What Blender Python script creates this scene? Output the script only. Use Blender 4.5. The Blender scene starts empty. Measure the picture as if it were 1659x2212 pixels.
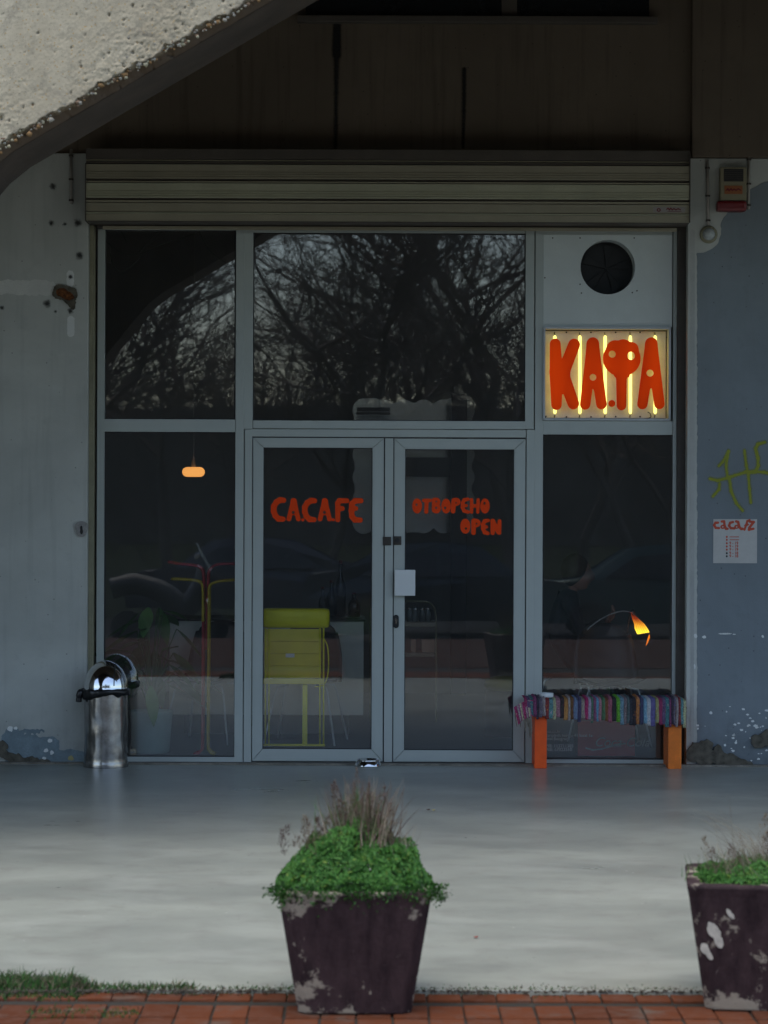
import bpy, bmesh, math, random
import numpy as np
from mathutils import Vector, Matrix, noise
random.seed(7); np.random.seed(7)
S = bpy.context.scene
col = S.collection
R = math.radians

# ------------------------------------------------------------------ camera
# The photograph is measured on a 1659 x 2212 grid; its vanishing point lies at (800,1065).
FP, DW, H = 5600.0, 16.7, 1.75          # focal length in grid pixels, distance to the wall face, eye height
VU, VV = 800.0, 1065.0
ROLL = R(0.22)
cam_d = bpy.data.cameras.new('camera'); cam = bpy.data.objects.new('camera', cam_d); col.objects.link(cam)
cam_d.sensor_fit = 'VERTICAL'; cam_d.sensor_height = 36; cam_d.sensor_width = 27
cam_d.lens = FP/2212*36
cam_d.shift_x = (829.5-VU)/2212; cam_d.shift_y = -(1106-VV)/2212
cam_d.clip_end = 2000; cam_d.clip_start = .1
cam.matrix_world = Matrix.Translation((0,-DW,H)) @ Matrix.Rotation(R(90),4,'X') @ Matrix.Rotation(ROLL,4,'Z')
cam_d.dof.use_dof = True; cam_d.dof.focus_distance = DW; cam_d.dof.aperture_fstop = 5
S.camera = cam
# ------------------------------------------------------------------ sky, sun, exposure
SUN_EL, SUN_AZ = R(72), R(200)
w = bpy.data.worlds.new('World'); S.world = w; w.use_nodes = True
nt = w.node_tree; nt.nodes.clear()
sky = nt.nodes.new('ShaderNodeTexSky'); sky.sky_type = 'NISHITA'; sky.sun_disc = False
sky.sun_elevation = SUN_EL; sky.sun_rotation = SUN_AZ; sky.air_density = 1.0; sky.dust_density = 1.2; sky.ozone_density = 1.0
bg = nt.nodes.new('ShaderNodeBackground'); bg.inputs['Strength'].default_value = .125
wo = nt.nodes.new('ShaderNodeOutputWorld')
nt.links.new(sky.outputs[0], bg.inputs['Color']); nt.links.new(bg.outputs[0], wo.inputs['Surface'])
sd = bpy.data.lights.new('sun','SUN'); sd.energy = 1.1; sd.angle = R(55); sd.color = (1,.94,.80)
sun = bpy.data.objects.new('sun', sd); col.objects.link(sun)
# sun stands in front of the facade (towards -y), a little to the left
dirv = Vector((math.sin(SUN_AZ)*math.cos(SUN_EL), math.cos(SUN_AZ)*math.cos(SUN_EL), math.sin(SUN_EL)))
sun.rotation_euler = dirv.to_track_quat('Z','Y').to_euler(); sun.location = dirv*40
S.view_settings.view_transform = 'Standard'; S.view_settings.look = 'None'
S.view_settings.exposure = 1.0; S.view_settings.gamma = 1; S.view_settings.use_curve_mapping = False
S.render.engine = 'CYCLES'
S.cycles.max_bounces = 8; S.cycles.transparent_max_bounces = 24; S.cycles.glossy_bounces = 4
S.cycles.sample_clamp_indirect = 4; S.cycles.use_denoising = True

# ------------------------------------------------------------------ pixel -> place helpers
cs, sn = math.cos(ROLL), math.sin(ROLL)
def der(u, v):
    du, dv = u-VU, v-VV
    return cs*du + sn*dv, -sn*du + cs*dv
def P(u, v, y=0.0):
    a, b = der(u, v); d = DW+y
    return Vector((a*d/FP, y, H - b*d/FP))
def G(u, v, z=0.0):
    a, b = der(u, v); d = FP*(H-z)/b
    return Vector((a*d/FP, d-DW, z))
def rect(u0, v0, u1, v1, y=0.0):
    c = P((u0+u1)/2, (v0+v1)/2, y); k = (DW+y)/FP
    hw, hh = (u1-u0)*k/2, (v1-v0)*k/2
    return c.x-hw, c.x+hw, c.z-hh, c.z+hh

# ------------------------------------------------------------------ materials
def new_mat(name):
    m = bpy.data.materials.new(name); m.use_nodes = True
    b = m.node_tree.nodes['Principled BSDF']
    return m, m.node_tree, b
def nd(t, typ, **kw):
    n = t.nodes.new(typ)
    for k, v in kw.items():
        if k in n.inputs: n.inputs[k].default_value = v
        else: setattr(n, k, v)
    return n
def mixc(t, fac, a, b):
    m = t.nodes.new('ShaderNodeMix'); m.data_type = 'RGBA'
    for s, val in ((0, fac), (6, a), (7, b)):
        if hasattr(val, 'type') or hasattr(val, 'is_linked'): t.links.new(val, m.inputs[s])
        elif s == 0: m.inputs[0].default_value = val
        else: m.inputs[s].default_value = (*val, 1) if len(val) == 3 else val
    return m.outputs[2]
def ramp(t, src, a, b):
    r = nd(t, 'ShaderNodeMapRange'); t.links.new(src, r.inputs['Value'])
    r.inputs['From Min'].default_value = a; r.inputs['From Max'].default_value = b
    return r.outputs['Result']
def coords(t, scale=(1,1,1)):
    tc = t.nodes.new('ShaderNodeTexCoord'); mp = t.nodes.new('ShaderNodeMapping')
    mp.inputs['Scale'].default_value = scale; t.links.new(tc.outputs['Object'], mp.inputs['Vector'])
    return mp.outputs[0]
def noise_n(t, vec, scale, detail=4, rough=.6, dist=0):
    n = nd(t, 'ShaderNodeTexNoise', Scale=scale, Detail=detail, Roughness=rough, Distortion=dist)
    t.links.new(vec, n.inputs['Vector']); return n.outputs['Fac']
def bump(t, b, h, strength, dist=.01):
    n = nd(t, 'ShaderNodeBump', Strength=strength, Distance=dist)
    t.links.new(h, n.inputs['Height']); t.links.new(n.outputs[0], b.inputs['Normal']); return n
def pbr(name, c, rough=.6, metal=0, var=.12, scale=6, c2=None, bmp=.15, bscale=120, spec=.5, stretch=(1,1,1)):
    m, t, b = new_mat(name)
    v = coords(t, stretch)
    n1 = noise_n(t, v, scale, 6, .65)
    lo = tuple(x*(1-var) for x in c); hi = tuple(min(1, x*(1+var)) for x in c)
    if c2: hi = c2
    cc = mixc(t, ramp(t, n1, .35, .65), lo, hi)
    n2 = noise_n(t, v, bscale, 3, .6)
    cc2 = mixc(t, ramp(t, n2, .3, .8), cc, tuple(x*(1-var*.8) for x in c))
    t.links.new(cc2, b.inputs['Base Color'])
    b.inputs['Roughness'].default_value = rough; b.inputs['Metallic'].default_value = metal
    b.inputs['Specular IOR Level'].default_value = spec
    if bmp: bump(t, b, n2, bmp, .003)
    return m
def emit(name, c, s):
    m, t, b = new_mat(name)
    b.inputs['Base Color'].default_value = (*c, 1); b.inputs['Emission Color'].default_value = (*c, 1)
    b.inputs['Emission Strength'].default_value = s; return m

def wall_paint(name, c, stain=.5, dirt=(.06,.055,.045)):
    m, t, b = new_mat(name)
    v = coords(t)
    big = noise_n(t, v, .9, 6, .6, .4); mid = noise_n(t, v, 7, 6, .7); fine = noise_n(t, v, 140, 4, .7)
    c1 = mixc(t, ramp(t, big, .35, .7), tuple(x*.82 for x in c), tuple(x*1.12 for x in c))
    c2 = mixc(t, ramp(t, mid, .55, .75), c1, tuple(x*.86 for x in c))
    # vertical dirt runs
    vs = coords(t, (9, 1, .5)); run = noise_n(t, vs, 1.6, 5, .6)
    f = t.nodes.new('ShaderNodeMath'); f.operation = 'MULTIPLY'; f.inputs[1].default_value = stain
    t.links.new(ramp(t, run, .52, .85), f.inputs[0])
    c3 = mixc(t, f.outputs[0], c2, dirt)
    # grime close to the floor
    sp = t.nodes.new('ShaderNodeSeparateXYZ'); tc = t.nodes.new('ShaderNodeTexCoord'); t.links.new(tc.outputs['Object'], sp.inputs[0])
    g = ramp(t, sp.outputs['Z'], .4, 0.0); mu = t.nodes.new('ShaderNodeMath'); mu.operation = 'MULTIPLY'
    t.links.new(g, mu.inputs[0]); t.links.new(ramp(t, mid, .3, .7), mu.inputs[1])
    c4 = mixc(t, mu.outputs[0], c3, tuple(x*.55 for x in c))
    specks = nd(t, 'ShaderNodeTexVoronoi', Scale=14); t.links.new(v, specks.inputs['Vector'])
    c5 = mixc(t, ramp(t, specks.outputs['Distance'], .075, .05), c4, tuple(x*.5 for x in c))
    t.links.new(c5, b.inputs['Base Color']); b.inputs['Roughness'].default_value = .8
    b.inputs['Specular IOR Level'].default_value = .25
    ad = t.nodes.new('ShaderNodeMath'); ad.operation = 'ADD'; t.links.new(fine, ad.inputs[0]); t.links.new(mid, ad.inputs[1])
    bump(t, b, ad.outputs[0], .35, .004)
    return m
M = {}
M['wall_grey'] = wall_paint('wall_grey', (.50,.51,.465), .22)
M['wall_blue'] = wall_paint('wall_blue', (.205,.235,.25), .12)
M['wall_bare'] = wall_paint('wall_bare', (.3,.3,.275), .3)
M['brown_concrete'] = wall_paint('brown_concrete', (.15,.118,.085), .7, (.05,.038,.028))
M['frame'] = pbr('frame', (.445,.48,.445), .5, 0, .05, 3, bmp=.05, bscale=260)
M['frame_dark'] = pbr('frame_dark', (.02,.02,.022), .6)
M['rail'] = pbr('rail', (.27,.25,.16), .6, 0, .25, 5)
M['rail_dark'] = pbr('rail_dark', (.06,.05,.04), .7, 0, .3, 8)
M['shutter'] = pbr('shutter', (.31,.28,.20), .5, 0, .12, 3, bmp=.05)
M['shutter_light'] = pbr('shutter_light', (.42,.41,.29), .5, 0, .12, 3, bmp=.05)
M['shutter_dark'] = pbr('shutter_dark', (.09,.075,.06), .6, 0, .2, 5)
M['white'] = pbr('white', (.72,.74,.72), .5, 0, .06, 8)
M['panel_white'] = pbr('panel_white', (.60,.64,.61), .5, 0, .06, 4, bmp=.1)
M['black'] = pbr('black', (.01,.01,.01), .6)
M['blackbag'] = pbr('blackbag', (.012,.012,.013), .3, 0, .3, 20, bmp=.6, bscale=60)
M['orange'] = pbr('orange', (.85,.17,.008), .45, 0, .08, 10)
M['letter_red'] = pbr('letter_red', (.85,.065,.008), .5, 0, .04, 20, bmp=.05, spec=.1)
M['chrome'] = pbr('chrome', (.7,.7,.7), .12, 1, .05, 5, bmp=0)
M['plaster_dark'] = pbr('plaster_dark', (.13,.115,.085), .95, 0, .6, 30, bmp=1, bscale=60)
M['rust'] = pbr('rust', (.11,.035,.01), .9, 0, .5, 40, c2=(.3,.1,.02), bmp=.8)
M['chip_white'] = pbr('chip_white', (.74,.75,.71), .8)
M['chip_yellow'] = pbr('chip_yellow', (.42,.36,.16), .8)
M['stain_teal'] = pbr('stain_teal', (.20,.255,.275), .8, 0, .25, 12)
M['cream'] = pbr('cream', (.24,.21,.13), .6)
M['dark_red'] = pbr('dark_red', (.16,.012,.014), .35)
M['conduit'] = pbr('conduit', (.34,.31,.27), .6)
M['glass_dark'] = pbr('glass_dark', (.012,.014,.016), .15)

def brushed(name):
    m, t, b = new_mat(name)
    v = coords(t); n = noise_n(t, v, 9, 6, .7); vs = coords(t, (60,60,3)); n2 = noise_n(t, vs, 3, 4, .7)
    cc = mixc(t, ramp(t, n, .4, .7), (.42,.41,.40), (.2,.185,.175))
    t.links.new(mixc(t, ramp(t, n2, .55, .8), cc, (.2,.19,.18)), b.inputs['Base Color'])
    b.inputs['Metallic'].default_value = 1
    t.links.new(ramp(t, n, .9, -.9), b.inputs['Roughness'])
    r = nd(t, 'ShaderNodeMapRange'); t.links.new(n, r.inputs['Value']); r.inputs['To Min'].default_value = .1; r.inputs['To Max'].default_value = .33
    t.links.new(r.outputs[0], b.inputs['Roughness'])
    bump(t, b, n, .12, .01); return m
M['steel'] = brushed('steel')
def steel_lid():
    m = pbr('steel_polished', (.72,.72,.72), .1, 1, .08, 12, bmp=.0); return m
M['steel_lid'] = steel_lid()

def glass():
    m, t, b = new_mat('window_glass'); t.nodes.remove(b)
    out = t.nodes['Material Output']
    tr = nd(t, 'ShaderNodeBsdfTransparent'); tr.inputs[0].default_value = (.97,.98,.975,1)
    gl = nd(t, 'ShaderNodeBsdfGlossy'); gl.inputs['Roughness'].default_value = .01; gl.inputs[0].default_value = (1,1,1,1)
    v = coords(t, (1,1,.6)); n = noise_n(t, v, 2.6, 2, .5)
    bm = nd(t, 'ShaderNodeBump', Strength=.06, Distance=.003); t.links.new(n, bm.inputs['Height']); t.links.new(bm.outputs[0], gl.inputs['Normal'])
    fr = nd(t, 'ShaderNodeFresnel', IOR=1.78)
    mx = nd(t, 'ShaderNodeMixShader'); t.links.new(fr.outputs[0], mx.inputs[0]); t.links.new(tr.outputs[0], mx.inputs[1]); t.links.new(gl.outputs[0], mx.inputs[2])
    df = nd(t, 'ShaderNodeBsdfDiffuse'); df.inputs[0].default_value = (.5,.5,.47,1)  # pale dusty film mixed in to lift the dark of the panes
    m2 = nd(t, 'ShaderNodeMixShader'); dst = nd(t, 'ShaderNodeMapRange'); t.links.new(noise_n(t, coords(t,(1,1,.5)), 3, 6, .7), dst.inputs['Value']); dst.inputs['To Min'].default_value = .002; dst.inputs['To Max'].default_value = .045
    t.links.new(dst.outputs[0], m2.inputs[0]); t.links.new(mx.outputs[0], m2.inputs[1]); t.links.new(df.outputs[0], m2.inputs[2])
    t.links.new(m2.outputs[0], out.inputs['Surface']); return m
M['glass'] = glass()

def slab_mat():
    m, t, b = new_mat('slab_concrete')
    v = coords(t); vs = coords(t, (.6,1.1,1))
    a = noise_n(t, vs, 1.3, 7, .6, .3); c = noise_n(t, v, 5, 8, .75); f = noise_n(t, v, 90, 4, .7)
    k = mixc(t, ramp(t, a, .35, .68), (.28,.29,.25), (.385,.40,.34))
    k = mixc(t, ramp(t, c, .5, .78), k, (.25,.24,.21))
    k = mixc(t, ramp(t, f, .62, .8), k, (.18,.18,.16))
    gr = nd(t, 'ShaderNodeTexVoronoi', Scale=9); t.links.new(v, gr.inputs['Vector'])
    k = mixc(t, ramp(t, gr.outputs['Distance'], .06, .035), k, (.11,.10,.085))
    g2 = nd(t, 'ShaderNodeTexVoronoi', Scale=4.3); t.links.new(v, g2.inputs['Vector'])
    k = mixc(t, ramp(t, g2.outputs['Distance'], .03, .02), k, (.6,.6,.56))
    sm_ = noise_n(t, coords(t,(.9,1.2,1)), 1.4, 9, .7, .3); k = mixc(t, ramp(t, sm_, .5, .85), k, (.47,.48,.42)); k = mixc(t, ramp(t, sm_, .45, .2), k, (.22,.225,.2))
    t.links.new(k, b.inputs['Base Color'])
    r = nd(t, 'ShaderNodeMapRange'); t.links.new(a, r.inputs['Value']); r.inputs['To Min'].default_value = .2; r.inputs['To Max'].default_value = .42
    t.links.new(r.outputs[0], b.inputs['Roughness'])
    ad = t.nodes.new('ShaderNodeMath'); ad.operation = 'ADD'; t.links.new(c, ad.inputs[0]); t.links.new(f, ad.inputs[1])
    bump(t, b, ad.outputs[0], .12, .003); return m
M['slab'] = slab_mat()

def beam_mat():
    m, t, b = new_mat('weathered_concrete')
    v = coords(t); at = nd(t, 'ShaderNodeAttribute', attribute_name='edge')
    big = noise_n(t, v, 2.2, 7, .65, .4); mid = noise_n(t, v, 16, 8, .75); fine = noise_n(t, v, 70, 6, .8)
    k = mixc(t, ramp(t, big, .3, .7), (.38,.32,.22), (.54,.475,.345))
    k = mixc(t, ramp(t, mid, .5, .72), k, (.3,.27,.2))
    k = mixc(t, ramp(t, fine, .56, .72), k, (.15,.12,.08))
    strk = noise_n(t, coords(t,(1,1,1)), 3.5, 8, .8, 1.2); k = mixc(t, ramp(t, strk, .52, .72), k, (.24,.21,.16))
    vor = nd(t, 'ShaderNodeTexVoronoi', Scale=45, Randomness=1); t.links.new(v, vor.inputs['Vector'])
    k = mixc(t, ramp(t, vor.outputs['Distance'], .22, .12), k, (.42,.3,.15))
    sub = t.nodes.new('ShaderNodeMath'); sub.operation = 'MULTIPLY_ADD'; sub.inputs[1].default_value = .5
    t.links.new(mid, sub.inputs[0]); t.links.new(at.outputs['Fac'], sub.inputs[2])
    k = mixc(t, ramp(t, sub.outputs[0], .62, 1.0), k, (.115,.085,.06))
    t.links.new(k, b.inputs['Base Color']); b.inputs['Roughness'].default_value = .95; b.inputs['Specular IOR Level'].default_value = .15
    ad = t.nodes.new('ShaderNodeMath'); ad.operation = 'ADD'; t.links.new(mid, ad.inputs[0]); t.links.new(fine, ad.inputs[1])
    bump(t, b, ad.outputs[0], .45, .004); return m
M['beam'] = beam_mat()
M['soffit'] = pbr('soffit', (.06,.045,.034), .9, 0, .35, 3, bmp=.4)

def pot_mat(name, seed, white):
    m, t, b = new_mat(name)
    tc = t.nodes.new('ShaderNodeTexCoord'); mp = nd(t, 'ShaderNodeMapping'); mp.inputs['Location'].default_value = (seed,seed*.7,seed*.3)
    t.links.new(tc.outputs['Object'], mp.inputs[0]); v = mp.outputs[0]
    mp2 = nd(t, 'ShaderNodeMapping'); mp2.inputs['Location'].default_value = (seed,seed,0); mp2.inputs['Scale'].default_value = (1,1,.35)
    t.links.new(tc.outputs['Object'], mp2.inputs[0])
    a = noise_n(t, v, 7, 7, .7); s = noise_n(t, mp2.outputs[0], 16, 6, .7)
    sp = t.nodes.new('ShaderNodeSeparateXYZ'); t.links.new(tc.outputs['Object'], sp.inputs[0])
    k = mixc(t, ramp(t, s, .3, .75), (.016,.008,.010), (.068,.040,.042))
    # height of the flaking: rim and foot
    top = ramp(t, sp.outputs['Z'], .31+white*.10, .43+white*.03); bot = ramp(t, sp.outputs['Z'], .14, -.02)
    mx = t.nodes.new('ShaderNodeMath'); mx.operation = 'MAXIMUM'; t.links.new(top, mx.inputs[0]); t.links.new(bot, mx.inputs[1])
    th = t.nodes.new('ShaderNodeMath'); th.operation = 'MULTIPLY_ADD'; th.inputs[1].default_value = .165
    t.links.new(mx.outputs[0], th.inputs[0]); t.links.new(a, th.inputs[2])
    fl = ramp(t, th.outputs[0], .60-white*.02, .64-white*.02)
    k = mixc(t, fl, k, (.29,.25,.195))
    s2 = ramp(t, noise_n(t, mp2.outputs[0], 26, 5, .8), .66, .72)
    k = mixc(t, s2, k, (.19,.15,.13))
    t.links.new(k, b.inputs['Base Color']); b.inputs['Roughness'].default_value = .75; b.inputs['Specular IOR Level'].default_value = .25
    bump(t, b, a, .4, .02); return m
M['pot_a'] = pot_mat('pot_paint', 3.1, 0); M['pot_b'] = pot_mat('pot_paint_flaked', 8.3, 1)
def brick_mat():
    m, t, b = new_mat('paver_clay')
    v = t.nodes.new('ShaderNodeNewGeometry').outputs['Position']; oi = t.nodes.new('ShaderNodeObjectInfo')
    a = noise_n(t, v, 18, 6, .7)
    k = mixc(t, oi.outputs['Random'], (.085,.027,.012), (.15,.045,.018))
    k = mixc(t, ramp(t, a, .45, .75), k, (.13,.06,.04))
    k = mixc(t, ramp(t, noise_n(t, v, 5, 4, .6), .56, .75), k, (.12,.085,.065))
    t.links.new(k, b.inputs['Base Color']); b.inputs['Roughness'].default_value = .85; b.inputs['Specular IOR Level'].default_value = .15
    bump(t, b, a, .4, .004); return m
M['brick'] = brick_mat()
def brick_sheet():
    m, t, b = new_mat('paver_sheet')
    br = nd(t, 'ShaderNodeTexBrick'); v = coords(t); t.links.new(v, br.inputs['Vector'])
    br.inputs['Scale'].default_value = 1; br.inputs['Brick Width'].default_value = .122; br.inputs['Row Height'].default_value = .207
    br.inputs['Mortar Size'].default_value = .006; br.offset = 0
    br.inputs['Color1'].default_value = (.06,.036,.03,1); br.inputs['Color2'].default_value = (.08,.045,.036,1); br.inputs['Mortar'].default_value = (.07,.06,.05,1)
    t.links.new(br.outputs['Color'], b.inputs['Base Color']); b.inputs['Roughness'].default_value = .95; b.inputs['Specular IOR Level'].default_value = .05; return m
M['brick_sheet'] = brick_sheet()
M['joint'] = pbr('joint_sand', (.032,.028,.02), .95, 0, .5, 30)
M['grass_ground'] = pbr('grass_ground', (.016,.026,.009), .95, 0, .4, 2, c2=(.028,.034,.015), bmp=.8, spec=.05)
M['asphalt'] = pbr('asphalt', (.035,.035,.036), .95, 0, .2, 3, spec=.05)
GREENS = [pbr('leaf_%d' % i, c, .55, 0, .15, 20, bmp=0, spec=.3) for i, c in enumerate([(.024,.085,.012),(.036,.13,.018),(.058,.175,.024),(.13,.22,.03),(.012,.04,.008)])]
DRY = [pbr('dry_%d' % i, c, .8, 0, .2, 20, bmp=0) for i, c in enumerate([(.22,.17,.11),(.13,.08,.055),(.33,.28,.2),(.09,.05,.04)])]
M['bark'] = pbr('bark', (.12,.10,.085), .95, 0, .4, 4, bmp=.4)
M['floor_in'] = pbr('floor_in', (.075,.085,.09), .35, 0, .2, 2)
M['room'] = pbr('room', (.34,.325,.31), .8, 0, .2, 1)
M['counter'] = pbr('counter', (.80,.81,.72), .6, 0, .12, 2)
M['charcoal'] = pbr('charcoal', (.018,.018,.019), .45)
M['yellow'] = pbr('yellow', (.88,.82,.01), .45, 0, .1, 6)
M['yellow2'] = pbr('yellow2', (.85,.72,.05), .55, 0, .12, 6)
M['tube_red'] = pbr('tube_red', (.55,.04,.05), .4)
M['teal_pot'] = pbr('teal_pot', (.45,.62,.58), .6)
M['olive'] = pbr('olive', (.25,.24,.05), .7)
M['skin'] = pbr('skin', (.5,.27,.2), .55, bmp=0)
M['cloth_dark'] = pbr('cloth_dark', (.02,.02,.025), .9)
M['hair'] = pbr('hair', (.03,.018,.012), .6)

# ------------------------------------------------------------------ objects helpers
W = {}
def meta(o, label=None, cat=None, group=None, kind=None):
    if label: o['label'] = label
    if cat: o['category'] = cat
    if group: o['group'] = group
    if kind: o['kind'] = kind
    return o
def thing(name, loc, label, cat, group=None):
    o = bpy.data.objects.new(name, None); col.objects.link(o); o.location = loc; o.empty_display_size = .1
    W[o.name] = Vector(loc); return meta(o, label, cat, group)
def add(name, verts, faces, mat, parent=None, smooth=False, mats=None, midx=None):
    me = bpy.data.meshes.new(name)
    off = W[parent.name] if parent else Vector((0,0,0))
    me.from_pydata([(v[0]-off.x, v[1]-off.y, v[2]-off.z) for v in verts], [], faces)
    if mats:
        for x in mats: me.materials.append(x)
        me.polygons.foreach_set('material_index', midx)
    elif mat: me.materials.append(mat)
    if smooth: me.polygons.foreach_set('use_smooth', [True]*len(me.polygons))
    me.update()
    o = bpy.data.objects.new(name, me); col.objects.link(o)
    if parent: o.parent = parent
    W[o.name] = off.copy(); return o
def from_bm(name, bm, mat, parent=None, smooth=False):
    off = W[parent.name] if parent else Vector((0,0,0))
    bmesh.ops.translate(bm, vec=-off, verts=bm.verts)
    me = bpy.data.meshes.new(name); bm.to_mesh(me); bm.free(); me.materials.append(mat)
    if smooth: me.polygons.foreach_set('use_smooth', [True]*len(me.polygons))
    o = bpy.data.objects.new(name, me); col.objects.link(o)
    if parent: o.parent = parent
    W[o.name] = off.copy(); return o
def bm_box(bm, x0, x1, y0, y1, z0, z1, bev=0):
    vs = [bm.verts.new(p) for p in ((x0,y0,z0),(x1,y0,z0),(x1,y1,z0),(x0,y1,z0),(x0,y0,z1),(x1,y0,z1),(x1,y1,z1),(x0,y1,z1))]
    fs = [bm.faces.new([vs[i] for i in f]) for f in ((3,2,1,0),(4,5,6,7),(0,1,5,4),(1,2,6,5),(2,3,7,6),(3,0,4,7))]
    if bev:
        es = list({e for f in fs for e in f.edges})
        bmesh.ops.bevel(bm, geom=es, offset=bev, segments=2, affect='EDGES', profile=.6)
def box(name, x0, x1, y0, y1, z0, z1, mat, parent=None, bev=0, smooth=False):
    bm = bmesh.new(); bm_box(bm, x0, x1, y0, y1, z0, z1, bev); return from_bm(name, bm, mat, parent, smooth)
def rbox(name, u0, v0, u1, v1, y0, y1, mat, parent=None, bev=0):
    a, b, c, d = rect(u0, v0, u1, v1, y0); return box(name, a, b, y0, y1, c, d, mat, parent, bev)
def tube_data(pts, rad, n=8, verts=None, faces=None, cap=True):
    verts = [] if verts is None else verts; faces = [] if faces is None else faces
    pts = [Vector(p) for p in pts]; base = len(verts)
    rs = rad if isinstance(rad, (list, tuple)) else [rad]*len(pts)
    up = None
    for i, p in enumerate(pts):
        t = (pts[min(i+1, len(pts)-1)] - pts[max(i-1, 0)]).normalized()
        if up is None: up = Vector((0,0,1)) if abs(t.z) < .9 else Vector((0,1,0))
        a = t.cross(up).normalized(); b = a.cross(t).normalized(); up = b
        for k in range(n):
            q = 2*math.pi*k/n; verts.append(p + (a*math.cos(q)+b*math.sin(q))*rs[i])
    for i in range(len(pts)-1):
        for k in range(n):
            k2 = (k+1) % n; faces.append((base+i*n+k, base+i*n+k2, base+(i+1)*n+k2, base+(i+1)*n+k))
    if cap:
        faces.append(tuple(base+k for k in reversed(range(n)))); faces.append(tuple(base+(len(pts)-1)*n+k for k in range(n)))
    return verts, faces
def tube(name, pts, rad, mat, parent=None, n=8):
    v, f = tube_data(pts, rad, n); return add(name, v, f, mat, parent, True)
def smooth_path(pts, k=6):
    pts = [Vector(p) for p in pts]; out = []
    for i in range(len(pts)-1):
        p0 = pts[max(i-1,0)]; p1 = pts[i]; p2 = pts[i+1]; p3 = pts[min(i+2,len(pts)-1)]
        for j in range(k):
            t = j/k
            out.append(.5*((2*p1)+(p2-p0)*t+(2*p0-5*p1+4*p2-p3)*t*t+(3*p1-p0-3*p2+p3)*t**3))
    out.append(pts[-1]); return out
def lathe(name, prof, c, mat, parent=None, n=32, smooth=True, wob=None, a0=0, a1=2*math.pi):
    v, f = [], []; full = abs(a1-a0-2*math.pi) < 1e-6; m = n if full else n+1
    for i, (r, z) in enumerate(prof):
        for k in range(m):
            q = a0+(a1-a0)*k/n; rr = r
            if wob: rr += wob(q, z)
            v.append((c[0]+rr*math.cos(q), c[1]+rr*math.sin(q), c[2]+z))
    for i in range(len(prof)-1):
        for k in range(n):
            k2 = (k+1) % m; f.append((i*m+k, i*m+k2, (i+1)*m+k2, (i+1)*m+k))
    return add(name, v, f, mat, parent, smooth)

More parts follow.
